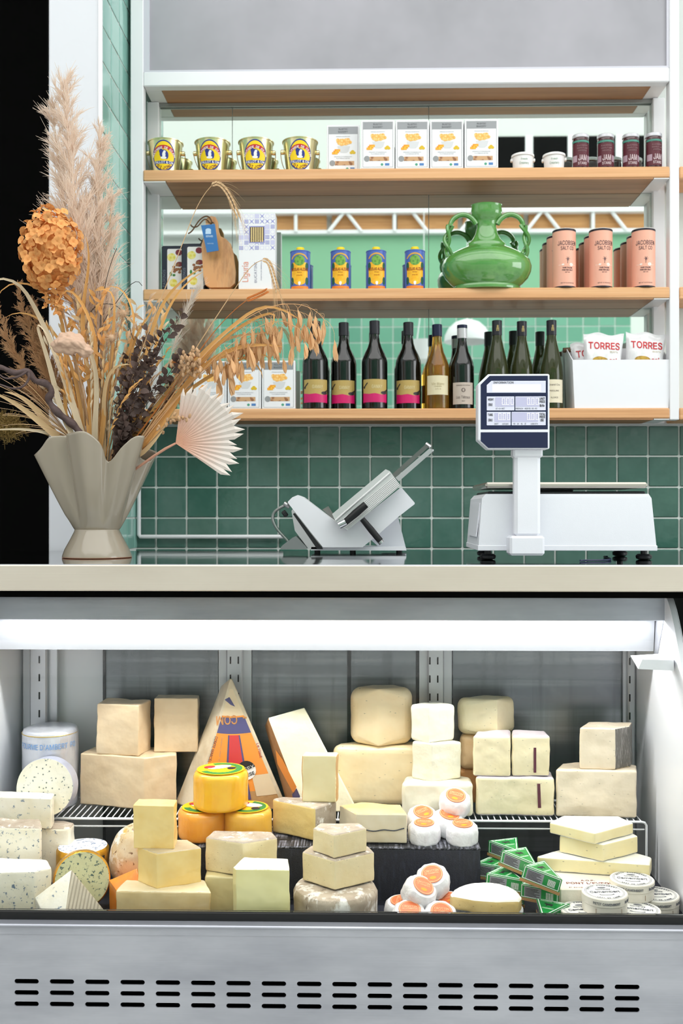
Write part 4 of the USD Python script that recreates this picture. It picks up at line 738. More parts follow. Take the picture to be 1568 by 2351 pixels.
# comte wedge with printed rind
def plane3(A, B, Cc):
    n = np.cross(B - A, Cc - A); n /= np.linalg.norm(n)
    if n[1] > 0: n = -n
    O = np.array([0, 0, EYE])
    def f(px, py, off=0.):
        d = P(px, py, 2.) - O; return O + d * (((A - O) @ n) / (d @ n)) + n * off
    return f, n
def on_plane(f, poly_px, off, size=None):
    fl = flat(Polygon(poly_px)); w = np.array([f(x, y, off) for x, y in fl.vertices[:, :2]]); return trimesh.Trimesh(w, fl.faces[:, ::-1], process=False)
def tri_cheese(name, label, front, back, paste):
    F = [P(*q) for q in front]; B = [P(*q) for q in back]; o = np.mean(F + B, 0); o[2] = RZ; pts = np.array(F + B) - o; pts[:, 2] = np.maximum(pts[:, 2], .0005)
    s = trimesh.creation.icosphere(1, .004).vertices; m = hullm(np.vstack([p + s for p in pts])); m.vertices[:, 2] -= m.vertices[:, 2].min()
    _cseed[0] += 1; t = thing(name, label, 'cheese', o); return t, m, o
RB_ = lambda px, Y: (px, 1175.5 + (EYE - RZ - .004) * FPX / Y, Y)
fr6 = [(530, 1564, 2.40), RB_(443, 2.362), RB_(654, 2.375)]
cw, m6, o6 = tri_cheese('comte_wedge', 'tall upright cheese wedge with orange, red and blue printed rind', fr6, [(511, 1580, 2.435), RB_(408, 2.41), RB_(640, 2.45)], None)
part(cw, 'body', m6, mat('waxed_paper_cheese', (224, 210, 186), .35, coat=.6, layers=[('noise', 12, (1, 1, 1), (196, 176, 146), .45, .7)], bump=(20, .003)), smooth=45)
f6, n6 = plane3(*[P(*q) for q in fr6]); d6 = .0045
def lay(t, o, f, name, poly, m, off): mm = on_plane(f, poly, off); mm.apply_translation(-o); return part(t, name, mm, m)
LBO = mat('label_orange', (240, 150, 60), .35, coat=.4); LBR = mat('label_red', (206, 60, 66), .35, coat=.4); LBB = mat('label_indigo', (84, 80, 128), .35, coat=.4); LBC = mat('label_parchment', (226, 206, 174), .4, coat=.3)
def edge(t_, side):   # points along the two slanting edges of the face, t from apex to base
    a, b = ((530, 1564), (443, 1860)) if side < 0 else ((530, 1564), (654, 1857)); k = .035 if side < 0 else -.02
    return (a[0] + (b[0] - a[0]) * t_ + side * -3, a[1] + (b[1] - a[1]) * t_)
def strip(t0, t1, f0=0., f1=1., n=8, bow=8):
    top, bot = [], []
    for q in np.linspace(f0, f1, n):
        for L, t_ in ((top, t0), (bot, t1)):
            a, b = edge(t_, -1), edge(t_, 1); L.append((a[0] + (b[0] - a[0]) * q, a[1] + (b[1] - a[1]) * q + bow * t_ * 4 * q * (1 - q) * .9))
    return top + bot[::-1]
lay(cw, o6, f6, 'parchment_tip', strip(.06, .275), LBC, d6)
lay(cw, o6, f6, 'wine_mark', [(527, 1600), (540, 1622), (530, 1618), (516, 1606)], LBB, d6 + .0004)
lay(cw, o6, f6, 'blue_band', strip(.275, .40), LBB, d6)
lay(cw, o6, f6, 'orange_field', strip(.41, .84), LBO, d6)
lay(cw, o6, f6, 'brown_foot', strip(.84, .985), RINDB, d6)
lay(cw, o6, f6, 'parchment_corner', strip(.72, .88, .74, 1., 5), LBC, d6 + .0004)
lay(cw, o6, f6, 'red_stripe', strip(.41, .90, .36, .63, 5), LBR, d6 + .0006)
for q in (.335, .63): lay(cw, o6, f6, 'blue_line', strip(.41, .90, q, q + .035, 3), LBB, d6 + .0008)
for q in (.265, .40): lay(cw, o6, f6, 'orange_line', strip(q, q + .012), LBO, d6 + .0003)
def lay_text(t, o, f, s, cx, cy, hpx, wpx, m, off, rotd=0., name='lettering', bold=True):
    tx = text(s, 1., 0, 0, bold); b = tx.bounds; v = tx.vertices[:, :2] / [(b[1][0] - b[0][0]) or 1, (b[1][1] - b[0][1]) or 1] * [wpx, hpx]; a = math.radians(rotd)
    w = np.array([f(cx + x * math.cos(a) - y * math.sin(a), cy - (x * math.sin(a) + y * math.cos(a)), off) for x, y in v]) - o
    return part(t, name, trimesh.Trimesh(w, tx.faces, process=False), m)
PT = mat('print_peach', (244, 184, 120), .45)
lay_text(cw, o6, f6, 'COM', 521, 1653, 21, 48, PT, d6 + .0005, 183); lay_text(cw, o6, f6, '-', 562, 1647, 4, 9, PT, d6 + .0005, 183)
lay_text(cw, o6, f6, 'COMTE MARCEL', 489, 1720, 7, 62, LBB, d6 + .0006, 254, bold=False); lay_text(cw, o6, f6, 'Saveurs du Haut-Jura', 507, 1722, 4, 62, LBC, d6 + .0006, 262, bold=False); lay_text(cw, o6, f6, 'Le Haut', 596, 1722, 7, 34, LBR, d6 + .0006, 284, bold=False)
ci = [(566 + 22 * math.cos(a), 1768 + 22 * math.sin(a)) for a in np.linspace(0, 6.283, 24)[:-1]]
lay(cw, o6, f6, 'sticker', ci, WHP, d6 + .0012); lay(cw, o6, f6, 'sticker_half', [(566 + 22 * math.cos(a), 1768 + 22 * math.sin(a)) for a in np.linspace(2.7, 5.85, 16)], DKP, d6 + .0015)
lay_text(cw, o6, f6, 'SSEX', 568, 1764, 9, 34, WHP, d6 + .0018, 20); lay_text(cw, o6, f6, 'ESE', 576, 1776, 8, 18, DKP, d6 + .0018, 20)
fr7 = [(619, 1652, 2.385), (697, 1630, 2.395), RB_(816, 2.355), RB_(700, 2.345)]
pw, m7, o7 = tri_cheese('pale_cheese_wedge', 'pale leaning cheese wedge with orange printed rind on its left side', fr7, [(612, 1668, 2.43), (690, 1640, 2.43), RB_(664, 2.385), RB_(804, 2.385)], None)
split(pw, m7, cm('paste_white_cream', (248, 242, 218), (244, 234, 200), 0), cm('rind_printed', (176, 128, 84), (150, 104, 64), 30), lambda n, c, h: (n[:, 0] < -.5), .2)
f7, n7 = plane3(P(*fr7[0]), P(*fr7[3]), P(*RB_(664, 2.385))); 
lay(pw, o7, f7, 'orange_print', [(636, 1720), (652, 1742), (684, 1805), (678, 1822), (655, 1780), (640, 1752)], LBO, .0046); lay(pw, o7, f7, 'blue_print', [(684, 1808), (692, 1826), (690, 1842), (676, 1836), (674, 1822)], LBB, .0046)
# golden pair
z8 = Zz(1714, 2.394) - EYE
blk('golden_half_wheel', 'large golden half wheel of cheese in the middle of the rack', [(757, 2.394), (960, 2.390), (990, 2.41), (960, 2.46), (850, 2.475), (775, 2.44)], zr, z8, GOLDEN, RINDY, BACKR, r=.018, amp=.001)
blk('golden_quarter', 'rounded golden cheese quarter on top of the large golden half wheel', [(798, 2.42), (868, 2.392), (954, 2.42), (920, 2.465), (840, 2.468)], z8, Zz(1583, 2.392) - EYE, cm('paste_golden_wrapped', (248, 226, 186), (242, 214, 166), 10, 46), rs=[.026, .003, .026, .02, .02], amp=.001)
# white column
za = Zz(1797, 2.315) - EYE; zb_ = Zz(1707, 2.33) - EYE; zc_ = Zz(1623, 2.335) - EYE
blk('ivory_half_wheel', 'ivory half wheel at the bottom of the white three cheese column', [(921, 2.312), (1087, 2.308), (1080, 2.37), (1000, 2.41), (930, 2.37)], zr, za, IVORY, r=.010)
blk('ivory_block', 'ivory cheese block in crumpled film, middle of the white three cheese column', [(945, 2.352), (991, 2.322), (1060, 2.35), (1000, 2.40)], za, zb_, cm('paste_ivory_film', (244, 240, 220), (240, 232, 206), 40), rs=[.006, .002, .006, .006])
blk('ivory_block', 'whitest ivory block at the top of the white three cheese column', [(942, 2.362), (984, 2.33), (1045, 2.362), (995, 2.41)], zb_, zc_, cm('paste_white', (246, 243, 228), (242, 236, 216), 20), rs=[.008, .002, .008, .008])
z11 = Zz(1692, 2.39) - EYE; z11b = zr + (z11 - zr) * .5
blk('orange_cheese', 'orange rinded cheese hidden behind the white column, low in its stack', [(1052, 2.418), (1120, 2.418), (1120, 2.465), (1056, 2.465)], zr, z11b, cm('paste_orange', (240, 176, 112), (226, 158, 92), 0), r=.01)
blk('peach_cheese', 'peach cheese squeezed between white column and striped halves under the rounded quarter', [(1054, 2.41), (1140, 2.41), (1140, 2.46), (1058, 2.46)], z11b, z11, cm('paste_peach', (240, 206, 160), (232, 192, 140), 0), r=.014)
blk('rounded_quarter', 'cream cheese quarter with small holes on top behind the striped halves', [(1046, 2.415), (1142, 2.392), (1184, 2.445), (1100, 2.47)], z11, Zz(1607, 2.392) - EYE, CREAM, RINDY, RIGHTR, rs=[.02, .003, .018, .016])
# striped
z13 = Zz(1785, 2.318) - EYE; z12 = Zz(1690, 2.325) - EYE
def stripe(t, x0, x1, z0, z1, lean, Y):
    c, h, m = t_info[t]; lo, hi = X(x0, Y) - c[0], X(x1, Y) - c[0]
    poly = [(lo, z1), (hi, z1), (hi + lean, z0), (lo + lean, z0)]; fl = flat(Polygon(poly)); y = m.vertices[:, 1].min() - .0004
    part(t, 'stripe', trimesh.Trimesh(np.c_[fl.vertices[:, 0], np.full(len(fl.vertices), y), fl.vertices[:, 1]], fl.faces, process=False), mat('stripe_maroon', (98, 40, 60), .5))
t13 = blk('striped_half_wheel', 'straw half wheel with maroon stripe, lower one beside the sheep cheese', [(1091, 2.322), (1273, 2.318), (1265, 2.38), (1180, 2.41), (1100, 2.38)], zr, z13, STRIPED, RINDP, TOPB, r=.007); stripe(t13, 1233, 1240, .022, .078, .002, 2.318)
h12 = z12 - z13
blk('striped_quarter', 'straw cheese quarter without stripe lying on the striped half wheel', [(1085, 2.327), (1172, 2.323), (1172, 2.40), (1095, 2.385)], z13, z12, STRIPED, RINDP, TOPB, r=.006)
t12 = blk('striped_quarter', 'straw cheese quarter with maroon stripe lying on the striped half wheel', [(1174.5, 2.323), (1262, 2.325), (1252, 2.385), (1176, 2.40)], z13, z12, STRIPED, RINDP, TOPB, r=.006); stripe(t12, 1225, 1231, .012, .07, 0., 2.323)
z15 = Zz(1768, 2.315) - EYE
blk('sheep_half_wheel', 'buff sheep cheese half wheel at the right end of the rack', [(1275, 2.32), (1461, 2.31), (1462, 2.37), (1380, 2.41), (1290, 2.38)], zr, z15, SHEEP, RINDB and cm('rind_beige', (224, 212, 190), (206, 190, 164), 0), BACKR, r=.005)
blk('manchego_wedge', 'wrapped buff cheese wedge with grey rind on the sheep half wheel', [(1329, 2.33), (1412, 2.322), (1446, 2.35), (1452, 2.39), (1350, 2.40)], z15, Zz(1671, 2.322) - EYE, SHEEP, RINDD, lambda n, c, h: n[:, 0] > .4, r=.004)
# blue cheeses on the deck, left
zd = -.85
z18 = Zz(1902, 2.25) - EYE
blk('blue_cheese_wedge', 'small grey rinded blue wedge wedged behind the tall left blue cheese', [(60, 2.24), (160, 2.24), (172, 2.28), (150, 2.298), (70, 2.298)], zd, z18, BLUEL, RINDG, TOPB, r=.008)
blk('blue_cheese_slab', 'blue veined slab at the left edge resting above the other blue cheeses', [(-90, 2.245), (118, 2.225), (125, 2.27), (-80, 2.298)], z18, Zz(1838, 2.228) - EYE, BLUEL, r=.003)
blk('blue_cheese_block', 'tall blue cheese block with mould rind on top at the left edge', [(-95, 2.15), (97, 2.145), (92, 2.21), (-85, 2.212)], zd, Zz(1905, 2.147) - EYE, BLUEC, RINDG, TOPB, r=.006)
blk('blue_cheese_half', 'blue veined half wheel at the front left corner of the case', [(-120, 2.03), (80, 2.05), (119, 2.075), (110, 2.12), (-40, 2.13), (-110, 2.10)], zd, Zz(2002, 2.06) - EYE, BLUEM, RINDW, lambda n, c, h: n[:, 2] > .6, r=.006)
pt20 = [P(163, 2002, 2.06), P(84, 2062, 2.045), P(96, 2085, 2.018), P(238, 2094, 2.04), P(150, 2092, 2.006), P(160, 2090, 2.066)]
o = np.mean(pt20, 0); o[2] = DK + .0005; s = trimesh.creation.icosphere(1, .003).vertices
m = hullm(np.vstack([p - o + s for p in pt20] + [np.array([[p[0] - o[0], p[1] - o[1], 0.]]) for p in pt20])); m = disp(m, .0006, 30, 7, .007)
t = thing('blue_cheese_corner', 'pointed blue cheese corner with hatched rind at the front left', 'cheese', o); split(t, m, BLUEL, cm('rind_hatched', (206, 196, 176), (170, 160, 140), 0, extra=[('wave', 48, (1, 1, 1), (160, 150, 132), .45, .8)]), lambda n, c, h: (n[:, 0] > .25) & (n[:, 2] < .9), .1)
FOILG = mat('gold_foil', (232, 178, 50), .28, .7, layers=[('noise', 18, (1, 1, 1), (196, 140, 30), .45, .7)], bump=(36, .004))
t = thing('foil_blue_cheese', 'round blue cheese in gold foil with bare veined top', 'cheese', (X(190, 2.235), 2.235, DK + .0005))
fh = Zz(1966, 2.18) - DK; m = disp(lathe([(0, 0), (.055, 0), (.058, .004), (.058, fh - .006), (.054, fh), (0, fh)], 44), .0012, 36, 9, .008); split(t, m, cm('paste_blue_top', (234, 236, 238), (220, 226, 230), 0, None, veins=(110, (96, 120, 160), .56)), FOILG, lambda n, c, h: n[:, 2] < .6, .1)
t_f = [part(t, 'black_label', wrap(flat(sbox(x - .008, .012, x + .008, fh - .012), .006), .0594, .0006), DKP) for x in (-.03, .02, .062)]
t = thing('foil_blue_half', 'halved blue cheese in yellow foil, green veined cut face to the front', 'cheese', (X(188, 2.13), 2.128, DK + .001), rz=18)
m = disp(lathe([(0, 0), (.056, 0), (.059, .004), (.0605, .04), (.052, .052), (.03, .058), (0, .060)], 44), .0014, 34, 10, .008); m = rot(rot(m, -90, (1, 0, 0)), 0, (1, 0, 0)); m = mv(rot(m, -16, (1, 0, 0)), 0, -.03, .062); m.vertices[:, 2] -= m.vertices[:, 2].min()
split(t, m, cm('paste_blue_green', (206, 204, 160), (190, 190, 146), 0, None, veins=(130, (72, 92, 86), .56)), FOILG, lambda n, c, h: n[:, 1] > -.8, .1)
t = thing('mottled_ball', 'round mottled cheese with white and rusty rind behind the cheddar', 'cheese', (X(326, 2.222), 2.222, DK + .0005))
m = trimesh.creation.icosphere(4, 1.); m.apply_scale((.074, .066, .081)); m = disp(m, .004, 22, 12); m.vertices[:, 2] -= m.vertices[:, 2].min(); m.vertices[:, 2] = np.maximum(m.vertices[:, 2], .006) - .006
part(t, 'rind', m, cm('rind_mottled', (216, 200, 172), (196, 160, 96), 0, rough=.7, extra=[('noise', 22, (1, 1, .6), (226, 160, 40), .60, .68), ('noise', 90, (1, 1, 1), (120, 84, 52), .6, .66), ('noise', 30, (1, 1, 1), (240, 236, 228), .56, .64)]), smooth=60)
z26 = Zz(2052, 2.03) - EYE; z25 = Zz(1965, 2.042) - EYE
blk('cheddar_slab', 'wide cheddar slab at the front, under the cheddar stack', [(265, 2.03), (485, 2.025), (470, 2.09), (400, 2.14), (300, 2.12)], zd, z26, cm('paste_cheddar_pale', (238, 210, 156), (226, 192, 132), 12), RINDY, lambda n, c, h: n[:, 2] > .6, r=.004)
blk('cheddar_wedge', 'cheddar wedge with dark rind edge in the middle of the cheddar stack', [(316, 2.085), (360, 2.042), (463, 2.08), (430, 2.13), (350, 2.13)], z26, z25, CHED, cm('rind_blotched', (206, 190, 160), (176, 156, 128), 0), lambda n, c, h: n[:, 2] > .6, r=.003)
blk('cheddar_block', 'square bright cheddar block on top of the cheddar stack', [(306, 2.075), (400, 2.072), (407, 2.12), (318, 2.122)], z25, Zz(1853, 2.074) - EYE, CHED, r=.002)
o = P(285, 2020, 2.09); pt = [P(252, 2022, 2.11), P(270, 2046, 2.07), P(314, 1996, 2.11), P(318, 2030, 2.08), P(256, 2030, 2.16), P(316, 2000, 2.16), P(272, 2062, 2.08), P(312, 2062, 2.09)]; o[2] = DK + .0005
m = hullm(np.vstack([p - o + s * .5 for p in pt] + [np.array([[p[0] - o[0], p[1] - o[1], 0.]]) for p in pt[:2] + pt[3:6]])); m = disp(m, .0006, 30, 14, .007)
t = thing('orange_cheese_piece', 'bright orange cheese piece between the mottled ball and the cheddar slab', 'cheese', o); part(t, 'paste', m, cm('paste_bright_orange', (250, 150, 34), (244, 120, 20), 16), smooth=45)
# yellow wheels
YW = cm('rind_yellow', (248, 190, 40), (240, 166, 24), 10, rough=.35); YO = cm('rind_amber', (240, 166, 56), (228, 146, 40), 9, rough=.35); YM = cm('rind_straw_yellow', (240, 186, 70), (226, 164, 50), 9, rough=.35)
def ywheel(label, px, Y, R, z0, h, m_, rz):
    t = thing('yellow_wheel', label, 'cheese', (X(px, Y), Y, EYE + z0 + .0004), rz=rz, group=None)
    part(t, 'wheel', disp(lathe([(0, 0), (R - .008, 0), (R - .002, .004), (R, .012), (R, h - .013), (R - .003, h - .005), (R - .010, h - .0005), (0, h)], 44), .0014, 34, int(px), .007), m_, smooth=60)
    lb = part(t, 'label', mv(flat(ell(0, 0, R - .008, R - .008, 32)), 0, 0, h + .0014), mat('label_lemon', (250, 206, 24), .4))
    part(lb, 'green_ring', mv(flat(Point(0, 0).buffer(R - .013).difference(Point(0, 0).buffer(R - .027)).difference(sbox(-1, -.004, 0, 1))), 0, 0, h + .0018), GRNP)
    part(lb, 'white_field', mv(flat(ell(.002, .012, .028, .014)), 0, 0, h + .0021), WHP); part(lb, 'red_field', mv(flat(ell(-.018, .022, .013, .01)), 0, 0, h + .0024), REDP); part(lb, 'dark_badge', mv(flat(ell(.022, -.01, .010, .009)), 0, 0, h + .0024), DKP)
    return t
zS = SZ - EYE; zy = Zz(1873, 2.18) - EYE
ywheel('amber waxed wheel at the lower left of the yellow trio', 466, 2.2375, .0555, zS, zy - zS, YO, 10)
ywheel('straw yellow waxed wheel at the lower right of the yellow trio', 569, 2.238, .054, zS, zy - zS, YM, -14)
ywheel('bright yellow waxed wheel on top of the yellow trio', 507, 2.235, .0615, zy + .0026, Zz(1787, 2.174) - EYE - zy, YW, 30)
# centre front
z31 = Zz(2020, 2.08) - EYE
blk('straw_block', 'straw cheese block under the grey rinded wedge, behind the pale tall block', [(471, 2.09), (545, 2.085), (640, 2.12), (640, 2.165), (478, 2.165)], zd, z31, cm('paste_straw_film', (226, 212, 160), (214, 198, 142), 16), r=.004)
blk('grey_rind_wedge', 'cream wedge with wavy grey rind on top, behind the pale tall block', [(470, 2.12), (558, 2.085), (637, 2.12), (625, 2.16), (490, 2.165)], z31, Zz(1937, 2.085) - EYE, BUFF, RINDG, TOPB, r=.006, amp=.002)
blk('pale_tall_block', 'tall pale yellow cheese block with bright white top at the front', [(534, 2.018), (542, 2.005), (665, 2.003), (662, 2.07), (560, 2.075)], zd, Zz(1999, 2.005) - EYE, cm('paste_pale_film', (240, 232, 174), (232, 222, 156), 10), RINDW and cm('paste_top_white', (250, 247, 232), (246, 240, 216), 0), lambda n, c, h: n[:, 2] > .6, r=.003)
z34 = Zz(1857, 2.205) - EYE
blk('tomme_wedge', 'golden wedge with brown and grey rind on the black riser', [(623, 2.272), (722, 2.205), (774, 2.26), (735, 2.29), (650, 2.29)], zS, z34, cm('paste_tomme', (240, 214, 144), (232, 202, 126), 0), RINDG, lambda n, c, h: (n[:, 2] > .55) | (n[:, 0] > .45), r=.005)
blk('upright_slice', 'upright pale slice with thin brown rind standing on the golden wedge', [(692, 2.25), (772, 2.245), (777, 2.272), (700, 2.28)], z34, Zz(1735, 2.247) - EYE, cm('paste_slice', (244, 230, 184), (236, 218, 164), 10), RINDB, lambda n, c, h: np.abs(n[:, 0]) > .75, r=.004)
zm = Zz(1871, 2.195) - EYE
mo = blk('ash_line_cheese', 'cream cheese wedge with a dark ash line across its middle on the riser', [(779, 2.262), (818, 2.198), (935, 2.195), (920, 2.27), (830, 2.29)], zS, zm, cm('paste_morbier', (228, 216, 192), (220, 204, 170), 8), cm('rind_gold', (240, 208, 150), (230, 194, 128), 0), lambda n, c, h: n[:, 2] > .6, r=.003)
c, h, m = t_info[mo]; yf = m.vertices[:, 1].min()
w = [(X(px, 2.197) - c[0], h * .47 + .0016 * math.sin(px * .13) + max(0, px - 890) * .0001) for px in range(826, 931, 6)]
part(mo, 'ash_line', tube([(a, yf - .0002 + .0006, b) for a, b in w], .0011, 6), mat('ash', (66, 70, 82), .8))
zt9 = Zz(2068, 2.0) - EYE; z38 = Zz(1978, 2.045) - EYE
t = thing('whole_tomme', 'whole grey rinded tomme wheel at the bottom of the front stack', 'cheese', (X(770, 2.086), 2.086, DK + .0005))
h = zt9 - zd; part(t, 'rind', disp(lathe([(0, 0), (.08, 0), (.087, .006), (.0885, .02), (.0875, h - .012), (.083, h - .003), (.074, h), (0, h - .001)], 56), .0026, 30, 21, .006), cm('rind_tomme', (196, 182, 164), (160, 142, 122), 0, rough=.85, extra=[('noise', 34, (1, 1, .5), (244, 240, 234), .52, .62), ('noise', 60, (1, 1, .3), (120, 104, 90), .6, .7)]), smooth=60)
blk('rind_wedge', 'buff wedge with white mould rind on the whole tomme wheel', [(694, 2.10), (769, 2.045), (860, 2.10), (845, 2.14), (715, 2.14)], zt9 + .0015, z38, BUFF, RINDG, TOPB, r=.004, amp=.0016)
blk('rind_wedge', 'small buff wedge topping the stack on the whole tomme wheel', [(718, 2.10), (767, 2.055), (842, 2.10), (825, 2.135), (735, 2.135)], z38 + .001, Zz(1918, 2.055) - EYE, BUFF, RINDG, TOPB, r=.004, amp=.0016)
# small paper-wrapped rounds
PAPER = mat('wrap_paper', (240, 238, 240), .55, layers=[('noise', 40, (1, 1, .5), (226, 220, 224), .5, .7)], bump=(60, .0025))
def crottin(label, px, Y, z, rx, ry, rz, src=None, group=None):
    if src: return copy(src, (X(px, Y), Y, EYE + z), rz, label, group, rx, ry)
    t = thing('paper_round', label, 'cheese', (X(px, Y), Y, EYE + z), rz, group, None, rx, ry)
    n, R, h = 40, .0355, .043; pf = [(.6, 0), (.92, .0015), (1, .008), (1, .028), (.94, .036), (.8, .0415), (.5, .0432), (0, .0434)]
    v = [(0, 0, 0)]; F = []
    for i, (a, z_) in enumerate(pf[:-1]):
        for k in range(n): th = 2 * math.pi * k / n; fo = 1 + (.03 if 0 < i < 5 else .01) * math.cos(th * 10 + .6 * math.sin(3 * th)) * (1 if i < 5 else .3); v.append((R * a * fo * math.cos(th), R * a * fo * math.sin(th), z_))
    v.append((0, 0, h + .0004)); L = len(pf) - 1
    for k in range(n):
        k2 = (k + 1) % n; F.append((0, 1 + k2, 1 + k)); F.append((len(v) - 1, 1 + (L - 1) * n + k, 1 + (L - 1) * n + k2))
        for i in range(L - 1): a, b, c_, d = 1 + i * n + k, 1 + i * n + k2, 1 + (i + 1) * n + k2, 1 + (i + 1) * n + k; F += [(a, b, c_), (a, c_, d)]
    part(t, 'wrapper', trimesh.Trimesh(v, F, process=False), PAPER, smooth=25)
    lb = part(t, 'label', mv(cyl(.0225, .0436, .0442, 28), 0, 0, 0), mat('label_tangerine', (236, 120, 70), .45))
    part(lb, 'ring', mv(flat(Point(0, 0).buffer(.021).difference(Point(0, 0).buffer(.0196))), 0, 0, .0445), mat('print_apricot', (250, 190, 140), .5))
    part(lb, 'lettering', mv(cat(text('CROTTIN', .0052, 0, .007, True, .03), text('DE CHAMPCOL', .0034, 0, .001, True, .03)), 0, 0, .0443), mat('print_apricot', (250, 190, 140), .5)); part(lb, 'goat_mark', mv(flat(ell(0, -.0105, .007, .004)), 0, 0, .0445), mat('print_marigold', (246, 160, 30), .5))
    return t
c0 = crottin('paper wrapped round with orange label, front left on the riser', 974, 2.218, zS, 6, 0, -8)
crottin('paper wrapped round with orange label, front right at the riser corner', 1060, 2.216, zS, 8, 0, 12, c0)
crottin('paper wrapped round with orange label, back left on the riser', 968, 2.272, zS + .013, 18, -10, 40, c0)
crottin('paper wrapped round with orange label, middle one between its neighbours on the riser', 1024, 2.258, zS + .010, 16, 6, 10, c0)
crottin('paper wrapped round with orange label, highest at the back of the riser group', 1042, 2.285, zS + .050, 24, 12, -20, c0)
crottin('paper wrapped round without visible label, far left of the floor pile', 922, 2.072, zd + .002, 0, -8, 80, c0)
crottin('paper wrapped round with orange label, front left of the floor pile', 938, 2.024, zd + .010, 22, 2, 0, c0)
crottin('paper wrapped round with orange label, front right of the floor pile', 1007, 2.024, zd + .010, 30, 6, 0, c0)
crottin('paper wrapped round with orange label, behind the pile next to the brie', 1030, 2.092, zd + .002, 10, -6, 20, c0)
crottin('paper wrapped round with orange label, upper left of the floor pile', 953, 2.065, zd + .047, 26, 22, 0, c0)
crottin('paper wrapped round with orange label, topmost of the floor pile', 995, 2.104, zd + .058, 30, -10, 8, c0)
# brie on a round box
t = thing('round_cheese_box', 'white round box with olive and orange label under the brie half', 'box', (X(1128, 2.075), 2.075, DK + .0005))
part(t, 'box', cyl(.0655, 0, .03, 40, .002), PAPER); part(t, 'label', wrap(flat(ell(-.035, .018, .016, .009), .006), .0655, .0005), mat('print_olive', (120, 116, 50), .5)); part(t, 'label', wrap(flat(ell(.0, .02, .014, .006), .006), .0655, .0005), mat('label_tangerine', (236, 120, 70), .45))
blk('brie_half', 'half brie with white top and golden cut edge at the front', [(1038, 2.045), (1090, 2.024), (1140, 2.016), (1190, 2.02)] + [(1114 + 84 * math.cos(a), 2.035 + .088 * math.sin(a)) for a in np.linspace(.1, 2.9, 12)], zd + .031, zd + .031 + .033, cm('paste_brie_ripe', (236, 206, 140), (228, 192, 116), 0, 60), RINDW, TOPW, r=.008)
# brie wedges on a flat box
zbx = -.79
pe = thing('flat_cheese_box', 'white square cheese box with dark red lettering under the brie wedges', 'box', (X(1350, 2.14), 2.14, DK + .0005))
bw = X(1430, 2.098) - X(1280, 2.098); part(pe, 'box', bx(-bw / 2, bw / 2, -.045, .06, 0, zbx - zd, .002), cm('card_cream', (240, 232, 216), (234, 224, 206), 0))
RDP = mat('print_bordeaux', (104, 14, 26), .6)
flatt = lambda s, h, x, y, w, b=True: text(s, h, x, y, b, w)
part(pe, 'lettering', mv(cat(text("PONT L'EVEQUE", .0095, .006, -.012, True, bw * .8), text('A.O.P.', .006, .0, .004, True, .03), text('ST. SAUVEUR', .0034, -.03, -.036, False, .036)), 0, 0, zbx - zd), RDP); part(pe, 'seal', mv(flat(Point(.006, -.026).buffer(.0075).difference(Point(.006, -.026).buffer(.0058)).union(ell(.006, -.026, .0045, .003))), 0, 0, zbx - zd + .0003), RDP)
zq = Zz(1979, 2.16) - EYE; zq2 = Zz(1936, 2.165) - EYE
blk('brie_wedge', 'long brie wedge lying on the square box, lowest of three', [(1226, 2.20), (1492, 2.155), (1496, 2.20), (1400, 2.285), (1330, 2.285)], zbx, zq, BRIEP, RINDW, TOPB, r=.005, amp=.0014)
blk('brie_wedge', 'brie wedge pointing to the glass, middle of three', [(1284, 2.225), (1384, 2.165), (1465, 2.225), (1430, 2.285), (1310, 2.285)], zq + .001, zq2, BRIEP, RINDW, TOPB, r=.004, amp=.0014)
blk('brie_wedge', 'white topped brie wedge, uppermost of three', [(1261, 2.235), (1366, 2.16), (1455, 2.235), (1420, 2.285), (1295, 2.285)], zq2 + .001, Zz(1910, 2.16) - EYE, BRIEP, RINDW, TOPB, r=.004, amp=.0014)
